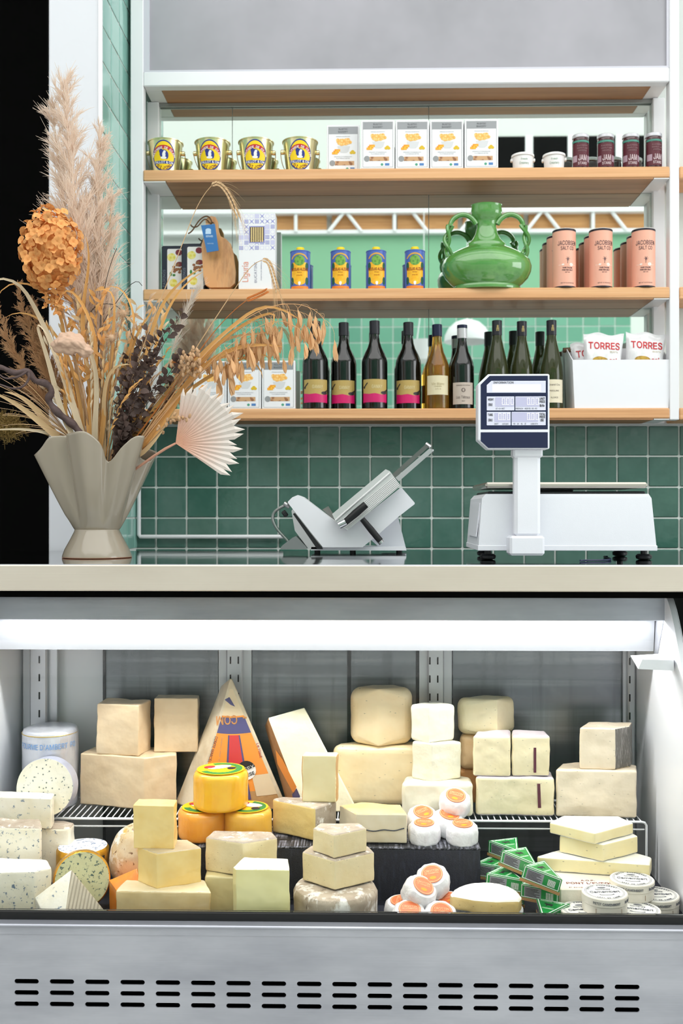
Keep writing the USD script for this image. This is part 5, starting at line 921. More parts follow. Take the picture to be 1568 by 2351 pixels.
# green triangular boxes
GB = mat('box_green', (28, 148, 66), .3, layers=[('noise', 12, (1, 1, 1), (18, 122, 52), .45, .7)], coat=.3); NUT = mat('nutrition_grey', (150, 150, 158), .4)
def gbox(label, px, Y, z, rz, rx=0, ry=0, src=None):
    L = (X(px, Y), Y, EYE + z + .0005)
    if src: return copy(src, L, rz, label, 'green triangular boxes', rx, ry)
    t = thing('triangular_box', label, 'box', L, rz, 'green triangular boxes', None, rx, ry); h = .034
    A, B, Cc = (-.036, .026), (.036, .026), (0., -.046)
    part(t, 'box', ext(Polygon([A, Cc, B]), h), GB, smooth=20); part(t, 'base_tray', mv(ext(Polygon([A, Cc, B]).buffer(.0012, join_style=2), .006), 0, 0, 0), mat('kraft_card', (176, 130, 84), .7), smooth=20)
    tri = Polygon([A, Cc, B]); part(t, 'top_border', mv(flat(tri.buffer(-.002).difference(tri.buffer(-.0042))), 0, 0, h + .0003), WHP)
    part(t, 'cow_picture', mv(flat(unary_union([sbox(-.008, .004, .006, .010), sbox(-.012, .007, -.008, .011), sbox(-.007, .0, -.005, .004), sbox(.003, 0, .005, .004)])), 0, 0, h + .0004), DKP)
    part(t, 'lettering', mv(cat(text('Hudson Valley', .0052, 0, .0185, True, .046), text('CAMEMBERT', .004, 0, -.008, True, .024)), 0, 0, h + .0002), mat('print_mint', (196, 236, 200), .5))
    def face(a, b):
        a, b = np.array(a), np.array(b); L_ = np.linalg.norm(b - a); d = (b - a) / L_; n = np.array([d[1], -d[0]])
        return lambda fl, off: trimesh.Trimesh(np.c_[a[0] + d[0] * fl.vertices[:, 0] + n[0] * (off + fl.vertices[:, 2]), a[1] + d[1] * fl.vertices[:, 0] + n[1] * (off + fl.vertices[:, 2]), fl.vertices[:, 1]], fl.faces, process=False), L_
    for a, b, side in ((A, Cc, 0), (Cc, B, 1)):
        fn, L_ = face(a, b); fr_ = sbox(.002, .0075, L_ - .002, h - .001); part(t, 'white_border', fn(flat(fr_.difference(fr_.buffer(-.0014))), .0003), WHP)
        if side == 0:
            nb = part(t, 'nutrition_panel', fn(flat(sbox(.008, .009, .044, h - .004)), .0004), NUT)
            part(nb, 'print_lines', fn(cat(*[flat(sbox(.010, z_, .010 + w_, z_ + .0012)) for z_, w_ in zip(np.arange(.0105, .027, .0026), (.03, .024, .031, .02, .03, .026, .028))]), .0007), DKP, kind='stuff')
            part(t, 'barcode', fn(cat(*[flat(sbox(.054 + k * .0018, .011, .0549 + k * .0018, .025)) for k in range(9)]), .0007), WHP, kind='stuff')
        else: part(t, 'lettering', fn(cat(text('HUDSON VALLEY', .0042, L_ / 2, .022, True, .05), text('MINI CAMEMBERT', .0032, L_ / 2, .014, True, .045)), .0004), mat('print_mint', (196, 236, 200), .5))
    return t
g0 = gbox('green triangular cheese box at the very back of its pile', 1166, 2.245, -.778, 20, 4)
gbox('green triangular cheese box second from the top right of its pile', 1192, 2.165, -.774, 34, 12, 4, g0)
gbox('green triangular cheese box with barcode, at the right end of its pile', 1240, 2.09, -.778, 44, 14, 6, g0)
gbox('green triangular cheese box at the left below the rearmost one', 1132, 2.225, -.814, 48, 4, 0, g0)
gbox('green triangular cheese box at the left above the brie half', 1158, 2.155, -.812, 50, 6, 0, g0)
gbox('green triangular cheese box under the one with barcode', 1242, 2.11, -.818, 40, 2, 0, g0)
gbox('green triangular cheese box lying front right beside the round wooden boxes', 1262, 2.062, -.846, -28, 8, 0, g0)
gbox('green triangular cheese box at the bottom of its pile', 1172, 2.185, -.85, 30, 0, 0, g0); 
# camembert boxes
CHIP = cm('poplar_box', (236, 230, 218), (224, 214, 198), 0, rough=.6); LIDW = mat('lid_paper', (240, 238, 232), .5); INK = mat('print_ink', (96, 98, 108), .6)
def cbox(label, px, Y, z, rz, src=None):
    L = (X(px, Y), Y, EYE + z + .0005)
    if src: return copy(src, L, rz, label, 'round wooden boxes')
    t = thing('camembert_box', label, 'box', L, rz, 'round wooden boxes'); R, h = .0462, .035
    part(t, 'base', cyl(R - .0012, 0, .018, 40), CHIP); lid = part(t, 'lid', cyl(R, .0182, h, 40, .001), CHIP); part(lid, 'paper', mv(flat(ell(0, 0, R - .002, R - .002, 40)), 0, 0, h + .0003), LIDW)
    for r_ in (.040, .0375): part(lid, 'ring', mv(flat(Point(0, 0).buffer(r_).difference(Point(0, 0).buffer(r_ - .0007))), 0, 0, h + .0006), INK)
    part(lid, 'lettering', mv(cat(text('Normandie', .0062, 0, .012, False, .03), text('Camembert', .009, 0, -.001, True, .062), arct('PETIT CAMEMBERT', .034, .0042, 0, 0, 150, 30), arct('LAIT DE VACHE', .034, .0036, 0, 0, 230, 310, inside=True)), 0, 0, h + .0006), INK)
    part(lid, 'cow_mark', mv(flat(unary_union([ell(0, .021, .009, .0035), ell(0, -.015, .016, .004).difference(ell(0, -.014, .013, .003))])), 0, 0, h + .0006), INK)
    part(lid, 'lettering', wrap(cat(text('PETIT CAMEMBERT', .0046, -.01, .0265, True, .056), text('lechagrin', .006, .045, .0265, True, .026)), R, .0005), INK)
    for a in (-.7, .5, 1.4): part(t, 'staple', wrap(flat(sbox(-.0006, .004, .0006, .015)), R - .0012, .0005, a), mat('staple_brown', (150, 120, 90), .5))
    return t
b0 = cbox('round wooden camembert box at the bottom left of its group, cut off by the sill', 1338, 2.052, zd, 10)
cbox('round wooden camembert box at the bottom, between front and right ones', 1464, 2.056, zd, -15, b0)
cbox('round wooden camembert box at the far right of its group', 1508, 2.137, zd, 0, b0)
cbox('round wooden camembert box in front on top, facing the glass', 1388, 2.052, zd + .036, 5, b0)
cbox('round wooden camembert box upper right, behind the front one', 1451, 2.128, zd + .036, -8, b0)
# ---------------------------------------------------------------- vase and dried flowers
VY = 2.38; VO = np.array([X(223, VY), VY, CT + .0003])
va = thing('fluted_vase', 'grey beige fluted ceramic vase with wavy rim at the left of the counter', 'vase', VO)
_th = [-180, -150, -120, -90, -62, -42, -20, 0, 15, 28, 40, 54, 76, 96, 120, 150, 180]; _hh = [.268, .285, .28, .238, .243, .285, .289, .293, .27, .226, .264, .287, .284, .232, .258, .282, .268]
from scipy.interpolate import PchipInterpolator
_rim = PchipInterpolator(_th, _hh)
N, Mv = 144, 40
def vase_surf(inset):
    V = []
    for i in range(Mv):
        s = i / (Mv - 1)
        for k in range(N):
            d = -180 + 360 * k / N; z = .066 + (float(_rim(d)) - .066) * s
            Rr = .0525 + .073 * s ** .86; A = .42 * s ** .55 * min(1, s * 5)
            c = math.sqrt(math.cos(math.radians(d * 3 + 9 + 5 * math.sin(math.radians(d * 2)))) ** 2 + .012) + .10 * math.cos(math.radians(d * 18 + 40)) * .6; r = Rr * (1 + A * (c - .60)) - inset
            a = math.radians(d); V.append((r * math.sin(a), -r * math.cos(a) * .85, z))
    return np.array(V)
def gridf(n, m, off=0, flip=False):
    f = []
    for i in range(m - 1):
        for k in range(n):
            a, b, c, d = i * n + k, i * n + (k + 1) % n, (i + 1) * n + (k + 1) % n, (i + 1) * n + k; f += [(a, b, c), (a, c, d)] if not flip else [(a, c, b), (a, d, c)]
    return np.array(f) + off
vo, vi = vase_surf(0), vase_surf(.0052); vi[:, 2] -= .0015
f = np.vstack([gridf(N, Mv), gridf(N, Mv, N * Mv, True)] + [np.array([[N * (Mv - 1) + k, N * (Mv - 1) + (k + 1) % N, N * (2 * Mv - 1) + (k + 1) % N], [N * (Mv - 1) + k, N * (2 * Mv - 1) + (k + 1) % N, N * (2 * Mv - 1) + k]]) for k in range(N)])
VASEM = mat('vase_glaze', (158, 148, 131), .18, layers=[('noise', 40, (1, 1, 1), (158, 148, 132), .4, .7)], coat=.3)
part(va, 'bowl', trimesh.Trimesh(np.vstack([vo, vi]), f, process=False), VASEM, smooth=70)
part(va, 'foot', lathe([(0, .001), (.078, 0), (.0815, .002), (.081, .006), (.076, .020), (.064, .042), (.054, .062), (.0525, .067), (.050, .068), (0, .068)], 56), VASEM, smooth=50)
part(va, 'foot_edge', lathe([(.077, 0), (.0818, .0006), (.0818, .0022), (.077, .0022)], 56), mat('bare_clay', (146, 96, 70), .7))

def dm(name, col, rnd=.14, tl=.25, rough=.65): return mat(name, col, rough, rnd=rnd, tl=tl)
STRAW = dm('dry_straw', (230, 198, 150)); OCHRE = dm('dry_ochre', (232, 176, 104)); BLEACH = dm('dry_bleached', (232, 214, 182)); OAT = dm('dry_oat', (228, 182, 132)); DARKL = dm('dry_dark_leaf', (92, 74, 68), .22); HYD = dm('dry_hydrangea', (240, 178, 108), .22, .3)
PAMP = dm('dry_pampas', (240, 222, 206), .05, .3); BROWNF = dm('dry_brown_grass', (188, 148, 108), .12); TANB = dm('dry_tan', (222, 188, 154), .1); WHEAT = dm('dry_wheat', (216, 182, 140), .1); TWIG = mat('twig_bark', (92, 74, 72), .7, layers=[('noise', 40, (1, 1, 1), (66, 52, 52), .45, .7)], bump=(90, .002)); WIRE = mat('dark_tendril', (44, 44, 40), .6); MOSSY = dm('dry_moss', (150, 124, 66), .1)
FL = R0(77)
def W3(p, Y0=VY, Y1=None):
    n = len(p); Ys = np.linspace(Y0, VY if Y1 is None else Y1, n); return np.array([P(a, b, y) for (a, b), y in zip(p, Ys)])
def bloom(name, label, cat_, group=None): return thing(name, label, cat_, VO, group=group)
def curves(parent, name, lines, w0, w1, m, kind='stuff'):
    p = num(parent, name); c = UsdGeom.BasisCurves.Define(stage, p); c.CreateTypeAttr('linear'); 
    c.CreateCurveVertexCountsAttr(Vt.IntArray([len(l) for l in lines])); pts = np.vstack(lines).astype(np.float32); c.CreatePointsAttr(Vt.Vec3fArray.FromNumpy(pts))
    c.CreateWidthsAttr(Vt.FloatArray.FromNumpy(np.concatenate([np.linspace(w0, w1, len(l)) for l in lines]).astype(np.float32))); c.SetWidthsInterpolation('vertex')
    UsdShade.MaterialBindingAPI.Apply(c.GetPrim()).Bind(m); tag(c.GetPrim(), kind=kind); return p
def path(p, Y0=VY, Y1=None, n=24): return spline(W3(p, Y0, Y1), n) - VO
def ribbon(pts, width, fold=.25, side=None, taper=.6):
    p = np.array(pts); n = len(p); t = np.gradient(p, axis=0); t /= np.linalg.norm(t, axis=1)[:, None]
    s0 = np.array(side if side is not None else (0.3, -1., .2)); S = np.cross(t, s0); S /= np.linalg.norm(S, axis=1)[:, None] + 1e-9; U = np.cross(S, t)
    q = np.linspace(0, 1, n); w = width * np.clip(np.minimum(1, q * 6 + .35), 0, 1) * (1 - q ** 2.2) ** taper
    w = np.maximum(w, width * .03); v = np.stack([p - S * w[:, None] / 2 + U * (fold * w)[:, None], p, p + S * w[:, None] / 2 + U * (fold * w)[:, None]], 1).reshape(-1, 3); f = []
    for i in range(n - 1):
        for k in range(2): a = i * 3 + k; f += [(a, a + 1, a + 4), (a, a + 4, a + 3)]
    return trimesh.Trimesh(v, f, process=False)
LEAFQ = [(0, 0), (.25, .75), (.55, 1.), (.82, .62), (1, 0)]; PETQ = [(0, .25), (.3, .85), (.62, 1.), (.88, .72), (1, .25)]
def leaf(p, d, nrm, L, Wd, cup=.15, LQ=LEAFQ):
    d = d / (np.linalg.norm(d) + 1e-9); s = np.cross(d, nrm); s /= np.linalg.norm(s) + 1e-9; u = np.cross(s, d); q = LQ; v = []
    for a, b in q:
        c = p + d * L * a + u * cup * L * math.sin(a * 3.14) * .5; v += [c - s * Wd / 2 * b + u * .12 * Wd * b, c, c + s * Wd / 2 * b + u * .12 * Wd * b]
    f = []
    for i in range(4):
        for k in range(2): a = i * 3 + k; f += [(a, a + 1, a + 4), (a, a + 4, a + 3)]
    return trimesh.Trimesh(v, f, process=False)
def rnd_dir(): v = FL.randn(3); return v / np.linalg.norm(v)
ORI = np.zeros(3)
def fluff(line, n, L, spread, droop, start=.15, taper_end=.3, lean=0.):
    """filaments leaving a rachis; returns polylines"""
    out = []; t = np.gradient(line, axis=0); t /= np.linalg.norm(t, axis=1)[:, None]
    for _ in range(n):
        u = start + (1 - start) * FL.rand() ** .9; i = min(int(u * (len(line) - 1)), len(line) - 2); fr_ = u * (len(line) - 1) - i; p = line[i] * (1 - fr_) + line[i + 1] * fr_
        side = np.cross(t[i], rnd_dir()); side /= np.linalg.norm(side) + 1e-9; l = L * (.55 + .6 * FL.rand()) * (1 - (1 - taper_end) * max(0, (u - .45) / .55)); d = t[i] * (1 - spread) + side * spread * (.3 + FL.rand()); d /= np.linalg.norm(d)
        q = np.linspace(0, 1, 6)[:, None]; w = rnd_dir() * .12
        out.append(p + d * l * q + np.array([lean, 0, -droop]) * l * q ** 2 + w * l * q ** 2)
    return out
def tufts(line, n, k, L):
    out = []; t = np.gradient(line, axis=0); t /= np.linalg.norm(t, axis=1)[:, None]
    for _ in range(n):
        u = .36 + .64 * FL.rand(); i = min(int(u * (len(line) - 1)), len(line) - 2); p0 = line[i]; sd = np.cross(t[i], rnd_dir()); sd /= np.linalg.norm(sd) + 1e-9; sp = .16 + .24 * FL.rand()
        l = L * (.7 + .7 * FL.rand()) * (1 - .6 * max(0, (u - .55) / .45)); d = t[i] + sd * sp; d /= np.linalg.norm(d); bend = sd * .25 + rnd_dir() * .15 - np.array([0, 0, .12])
        for _ in range(k):
            v = FL.rand(); q = np.linspace(0, 1, 6)[:, None]; st = p0 + d * l * v * .75 + bend * l * (v * .75) ** 2; dd = d + bend * v * 1.2 + rnd_dir() * .42; dd /= np.linalg.norm(dd); ll = l * (.25 + .3 * FL.rand())
            out.append(st + dd * ll * q + (rnd_dir() * .2 - np.array([0, 0, .12])) * ll * q ** 2)
    return out
# pampas plumes
for lab, pts, nn_, L_, Y0, Y1 in (('tall pale pampas plume, highest thing in the vase', [(222, 1100), (214, 900), (196, 700), (176, 480), (158, 320), (146, 190)], 3600, .125, VY, 2.43), ('pale pampas plume leaning left against the dark doorway', [(218, 1100), (206, 900), (184, 720), (158, 540), (138, 400), (122, 250)], 2600, .10, VY, 2.46), ('pale pampas plume standing right of the tallest plume', [(232, 1100), (232, 900), (230, 720), (226, 560), (226, 420), (232, 300)], 3000, .10, VY, 2.45), ('pale pampas plume bending right in front of the green tiles', [(236, 1100), (238, 900), (240, 760), (244, 640), (250, 540), (258, 430)], 1800, .075, VY, 2.44)):
    t = bloom('pampas_grass', lab, 'dried flower'); ln = path(pts, Y0, Y1, 40); part(t, 'stem', tube(ln, np.linspace(.0022, .0008, 40), 6), STRAW)
    curves(t, 'plume', tufts(ln, nn_ // 24, 34, L_), .0015, .0004, PAMP)
# hydrangea
t = bloom('dried_hydrangea', 'round orange dried hydrangea head at the left of the bouquet', 'dried flower'); ln = path([(215, 1090), (185, 900), (150, 740), (125, 640)], VY, 2.33); part(t, 'stem', tube(ln, .0026, 6), BROWNF)
hc = P(118, 576, 2.32) - VO
part(t, 'core', mv(disp(trimesh.creation.icosphere(3, 1.), 0, 1), 0, 0, 0).apply_scale((.052, .046, .08)).apply_translation(hc), dm('dry_core', (226, 158, 88), .05, 0))
for k in range(330):
    ph = k * 2.39996; zz = 1 - 2 * (k + .5) / 330; rr_ = math.sqrt(1 - zz * zz); n = np.array([rr_ * math.cos(ph), rr_ * math.sin(ph), zz])
    if n[1] > .38: continue
    bulge = 1 + .10 * FL.randn(); p = hc + n * [.062, .056, .092] * (bulge if bulge < 1.12 else 1.12); n2 = n + rnd_dir() * .65; n2 /= np.linalg.norm(n2); a = np.cross(n2, rnd_dir()); a /= np.linalg.norm(a); b = np.cross(n2, a); s = .0102 + .003 * FL.rand()
    part(t, 'floret', cat(*[leaf(p, a * math.cos(q) + b * math.sin(q) + n2 * .25, n2, s, s * 1.05, .3, PETQ) for q in np.arange(4) * 1.571]), HYD)
for k in range(34):
    p = P(125 + FL.randn() * 13, 668 + FL.rand() * 50, 2.33 + FL.randn() * .012) - VO; part(t, 'floret', cat(*[leaf(p, rnd_dir() + [0, 0, -.3], np.array([0, -1., .2]), .011, .007, .2) for q in range(3)]), HYD)
# palm fan
pink = usdkit.material(stage, '/World/Looks/palm_fan', {'tc': ('texture_coordinate', {}), 'vm': ('vector_math', dict(math_type='length')), 'mr': ('map_range', dict(from_min=.02, from_max=.125, to_min=0., to_max=1., clamp=True)), 'mx': ('mix', dict(mix_type='mix', color1=C(232, 176, 148), color2=C(246, 236, 228))), 'p': ('principled_bsdf', dict(roughness=.6)), 'tb': ('translucent_bsdf', {}), 'mc': ('mix_closure', dict(fac=.25))},
    [('tc.object', 'vm.vector1'), ('vm.value', 'mr.value'), ('mr.result', 'mx.fac'), ('mx.color', 'p.base_color'), ('mx.color', 'tb.color'), ('p.BSDF', 'mc.closure1'), ('tb.BSDF', 'mc.closure2')], surface='mc.closure')
AP = P(403, 1018, 2.30); t = thing('palm_fan', 'pleated white and pink dried palm fan at the right of the vase', 'dried leaf', AP)
part(t, 'stalk', tube(np.vstack([P(300, 1085, 2.36), P(352, 1048, 2.32), P(380, 1030, 2.30), AP]) - AP, [.003, .0032, .0034, .0026], 8), dm('dry_pink_stalk', (226, 172, 146), .05))
npl = 19; k0 = 2.30 / FPX
for k in range(npl):
    q = k / (npl - 1); a0, a1 = [math.radians(82 - 116 * x / npl) for x in (k, k + 1)]; am = (a0 + a1) / 2; R_ = np.interp(q, [0, .25, .5, .75, 1], [118, 150, 152, 146, 142]) * (1 + .035 * FL.randn())
    dz = lambda r: -.10 * (r * k0 / .15) ** 2 * .35
    V = [(0, 0, 0)]
    for r, wob in ((R_ * .45, 0), (R_ * .8, 0), (R_ * .93, .2)):
        for a, dy in ((a0, .0), (am, -.0042 * r / R_), (a1, .0)): V.append((r * math.cos(a) * k0, dz(r) + dy, r * math.sin(a) * k0))
    tipa = am + .3 * (a1 - a0) * (1 if k % 2 else -.6); V.append((R_ * 1.08 * math.cos(tipa) * k0, dz(R_), R_ * 1.08 * math.sin(tipa) * k0))
    F = [(0, 2, 1), (0, 3, 2)] + [x for i in (1, 4) for x in ((i, i + 1, i + 4), (i, i + 4, i + 3), (i + 1, i + 2, i + 5), (i + 1, i + 5, i + 4))] + [(7, 8, 10), (8, 9, 10)]
    part(t, 'pleat', trimesh.Trimesh(V, F, process=False), pink, smooth=False)
# twisted branch
t = bloom('twisted_branch', 'dark twisted corkscrew branch reaching out over the left of the vase', 'branch')
ln = path([(195, 1050), (186, 1002), (168, 975), (146, 958), (126, 940), (112, 912), (118, 900), (104, 880), (82, 874), (70, 860), (62, 852), (40, 856), (14, 848), (-20, 850)], 2.36, 2.27, 60)
part(t, 'branch', disp(tube(ln, np.linspace(.0098, .0062, 60) * (1 + .16 * np.sin(np.arange(60) * .9)), 10), .0011, 90, 3), TWIG, smooth=60)
for q in ([(62, 852), (48, 862), (30, 868), (12, 868), (0, 860)], [(66, 856), (60, 880), (40, 892), (15, 888), (-10, 880)]): part(t, 'twig', tube(path(q, 2.27, 2.26, 20), np.linspace(.0032, .0016, 20), 7), TWIG)
# dark leaf sprigs
tips = [('tallest dark brown leafy sprig right of the centre', (420, 716)), ('dark brown leafy sprig leaning right, second tallest', (388, 748)), ('dark brown leafy sprig in the middle of the dark ones', (352, 790)), ('dark brown leafy sprig with leaves low over the vase rim', (318, 842)), ('dark brown leafy sprig furthest right among the oat stems', (425, 812)), ('dark brown leafy sprig close above the vase notch', (290, 850)), ('dark brown leafy sprig beside the vase notch leaning right', (372, 870)), ('dark brown leafy sprig hidden behind its neighbours in the thick of the bunch', (340, 760)), ('dark brown leafy sprig leaning a little left of the bunch', (305, 800)), ('dark brown leafy sprig short and low behind the palm fan', (400, 880))]
for k, (lab, tip) in enumerate(tips):
    t = bloom('leaf_sprig', lab, 'dried sprig'); Y1 = 2.29 + .01 * k; b = 258 + 4 * k
    ln = path([(b - 20, 1120), (b, 1050), ((b + tip[0]) / 2 - 8, (1050 + tip[1]) / 2 - 10), tip], 2.37, Y1, 40); part(t, 'stem', tube(ln, np.linspace(.0015, .0006, 40), 5), DARKL)
    for j in range(44):
        u = .26 + .74 * j / 43; p = ln[int(u * 39)]; tg_ = ln[min(int(u * 39) + 1, 39)] - ln[max(int(u * 39) - 1, 0)]; tg_ /= np.linalg.norm(tg_); sd = np.cross(tg_, rnd_dir()); sd /= np.linalg.norm(sd); d = tg_ * .55 + sd; s = .017 + .009 * FL.rand()
        part(t, 'leaf', leaf(p + sd * .002, d, rnd_dir() + [0, -1., 0], s, s * .66, .3), DARKL)
# thin grass stems
for k in range(48):
    tx_ = 100 + FL.rand() * 300; ty = 690 + FL.rand() * 190 + abs(tx_ - 230) * .35; bx_ = 224 + (tx_ - 230) * .16 + FL.randn() * 8
    cn = ['straw coloured', 'ochre', 'bleached', 'tan'][k % 4]; ln_ = 'far left' if tx_ < 160 else 'left of centre' if tx_ < 225 else 'right of centre' if tx_ < 300 else 'far right'
    t = bloom('grass_stem', f'thin {cn} grass stem with small husks standing {ln_} in the vase', 'dried grass', f'thin {cn} grass stems {ln_} in the vase')
    ln = path([(bx_ - (tx_ - 230) * .1, 1130), (bx_ + (tx_ - 230) * .12, 1040), ((bx_ + tx_) / 2 + FL.randn() * 6, (1010 + ty) / 2), (tx_, ty)], VY, VY + FL.randn() * .03, 18)
    m_s = [STRAW, OCHRE, BLEACH, TANB][k % 4]; part(t, 'stem', tube(ln, np.linspace(.0019, .0009, 18), 5), m_s)
    for j in range(9): part(t, 'husk', leaf(ln[-1 - j] + rnd_dir() * .001, (ln[-1] - ln[-4]) + rnd_dir() * .012, np.array([0, -1., .3]) + rnd_dir() * .4, .02 + .012 * FL.rand(), .006, .3), m_s)
# strap leaves and blades
BL = [('orange blade arching over the left void', [(214, 1060), (150, 800), (100, 670), (50, 650), (-10, 690)], 9, OCHRE, 2.34), ('bleached curling strap leaf at the left edge', [(205, 1050), (130, 820), (70, 690), (40, 652), (5, 640), (-30, 655)], 15, BLEACH, 2.30), ('orange blade curling up beside the hydrangea', [(216, 1060), (200, 840), (192, 700), (204, 600), (196, 540)], 12, OCHRE, 2.32), ('folded orange blade in front of the pampas stems', [(222, 1060), (216, 860), (200, 720), (160, 668), (130, 700)], 12, OCHRE, 2.31), ('ochre blade leaning to the tiled side wall', [(228, 1060), (250, 860), (262, 720), (255, 672), (218, 668)], 11, OCHRE, 2.33), ('straight pale strap leaf left of the dark sprigs', [(226, 1060), (222, 900), (196, 790), (160, 760)], 13, BLEACH, 2.30), ('broad pale blade low over the vase rim', [(236, 1060), (240, 900), (258, 850), (300, 838)], 11, STRAW, 2.30), ('bleached leaf folded beside the twisted branch', [(208, 1060), (140, 940), (98, 790), (86, 750), (110, 770)], 14, BLEACH, 2.28), ('long tan blade sweeping low to the left edge', [(200, 1050), (110, 985), (40, 930), (-20, 900)], 16, STRAW, 2.30), ('pale blade nearly level at the lower left', [(190, 1040), (100, 992), (40, 985), (-20, 988)], 8, BLEACH, 2.30),
      ('broad tan blade under the twisted branch', [(205, 1050), (120, 990), (60, 920), (10, 900)], 18, STRAW, 2.33), ('ochre blade crossing above the cockscomb', [(212, 1060), (170, 860), (120, 760), (60, 720), (10, 730)], 9, OCHRE, 2.35), ('ochre blade reaching toward the cutting board', [(262, 1060), (340, 800), (392, 672), (436, 632), (470, 612)], 11, OCHRE, 2.32), ('pointed ochre blade below the cutting board', [(270, 1060), (352, 820), (420, 660), (470, 622)], 9, OCHRE, 2.36), ('ochre blade bent over among the dark sprigs', [(250, 1060), (300, 860), (330, 740), (350, 700), (330, 690)], 9, OCHRE, 2.34),
      ('long orange blade arching toward the wine bottles', [(280, 1060), (430, 850), (540, 745), (610, 705), (650, 712), (690, 735)], 13, OCHRE, 2.30), ('orange blade folded down at the right of the arch', [(285, 1060), (450, 850), (560, 745), (625, 720), (612, 770)], 12, OCHRE, 2.31), ('level orange blade under the arching oats', [(290, 1060), (440, 870), (540, 800), (600, 792), (650, 796)], 14, OCHRE, 2.29), ('lower orange blade above the cracker boxes', [(290, 1060), (440, 890), (540, 830), (590, 812), (625, 830)], 12, OCHRE, 2.32), ('ochre blade crossing the third cracker box', [(290, 1060), (430, 880), (520, 818), (590, 840), (604, 870)], 11, OCHRE, 2.33), ('pale ochre blade in the middle of the arch', [(284, 1060), (440, 860), (530, 775), (600, 765), (650, 752)], 11, STRAW, 2.34), ('narrow ochre blade beside the mottled shelf post', [(240, 1060), (290, 820), (300, 700), (270, 660), (236, 664)], 8, OCHRE, 2.36)]
for lab, pts, w, m_s, Y1 in BL:
    t = bloom('strap_leaf', lab, 'dried leaf'); ln = path(pts, 2.37, Y1, 26); part(t, 'blade', ribbon(ln, w / 961., .22, (.2 + FL.randn() * .3, -1, .3 * FL.randn())), m_s, smooth=60)
# arching oats
OP = [('oat stem arching furthest right over the wine bottles', [(285, 1060), (440, 850), (560, 735), (640, 700), (705, 704), (752, 748)], 20, 2.28), ('oat stem arching above the first wine bottle', [(285, 1060), (450, 850), (570, 742), (650, 712), (700, 720), (735, 752)], 20, 2.31), ('oat stem drooping over the rightmost cracker box', [(290, 1060), (460, 855), (560, 770), (630, 738), (680, 752)], 19, 2.27), ('oat stem hanging in front of the cracker boxes', [(290, 1060), (450, 870), (550, 790), (600, 765), (640, 775)], 16, 2.30), ('oat stem with its head halfway along the arch', [(284, 1060), (440, 850), (540, 760), (600, 735), (650, 748)], 14, 2.34)]
def spikelet(p, d, L, Wd, m):
    d = d / np.linalg.norm(d); return cat(*[leaf(p + d * L * s_, d + rnd_dir() * .12, np.array([math.cos(a), -1., math.sin(a)]) * .8 + rnd_dir() * .2, L * (1 - s_ * .8), Wd * (1 - s_ * .5), .12) for s_, a in ((0, 0), (.12, 1.2), (.25, -1.2), (.38, .5))])
for lab, pts, ns, Y1 in OP:
    t = bloom('oat_stem', lab, 'dried oats'); ln = path(pts, 2.36, Y1, 40); part(t, 'stem', tube(ln, np.linspace(.0017, .0005, 40), 5), OAT)
    for j in range(ns):
        u = .62 + .38 * (j + .5) / ns; p = ln[min(int(u * 39), 39)]; drop = .010 + .045 * FL.rand(); q = p + np.array([.012 * FL.randn() + .006, .010 * FL.randn(), -drop])
        part(t, 'pedicel', tube(spline([p, (p + q) / 2 + [.006, 0, .006], q], 7), .0004, 4), OAT)
        part(t, 'spikelet', spikelet(q, np.array([.12 * FL.randn() + .05, .1 * FL.randn(), -1.]), .036 + .014 * FL.rand(), .0105, OAT), OAT)
for k in range(5):
    t = bloom('thin_oat', f'thin upright oat stem behind the dark sprigs, {["first", "second", "third", "fourth", "fifth"][k]} of five from the left', 'dried oats', 'upright oat stems'); x1 = 300 + 24 * k + FL.randn() * 8; ln = path([(250 + 4 * k, 1070), (280 + 8 * k, 880), (x1, 690 + 18 * FL.rand())], VY, 2.40, 26); part(t, 'stem', tube(ln, np.linspace(.0016, .0005, 26), 5), OAT)
    for j in range(14): p = ln[14 + int(j * .85)]; part(t, 'husk', leaf(p, np.array([FL.randn() * .8, FL.randn() * .5, .7]), np.array([0, -1., 0]) + rnd_dir() * .5, .022 + .01 * FL.rand(), .008, .4), [OAT, STRAW, TANB][k % 3])
for k in range(5):
    t = bloom('thin_oat', f'thin oat stem with ochre husks under the hydrangea, {["first", "second", "third", "fourth", "fifth"][k]} from the left', 'dried oats', 'ochre oat stems by the hydrangea'); x1 = 130 + 26 * k + FL.randn() * 6; ln = path([(218 + 3 * k, 1070), (190 + 12 * k, 880), (x1, 650 + 40 * FL.rand())], VY, 2.35, 26); part(t, 'stem', tube(ln, np.linspace(.0016, .0005, 26), 5), OCHRE)
    for j in range(16): p = ln[12 + int(j * .85)]; part(t, 'husk', leaf(p, np.array([FL.randn() * .8, FL.randn() * .5, .8]), np.array([0, -1., 0]) + rnd_dir() * .5, .026 + .012 * FL.rand(), .009, .4), [OCHRE, HYD, STRAW][k % 3])
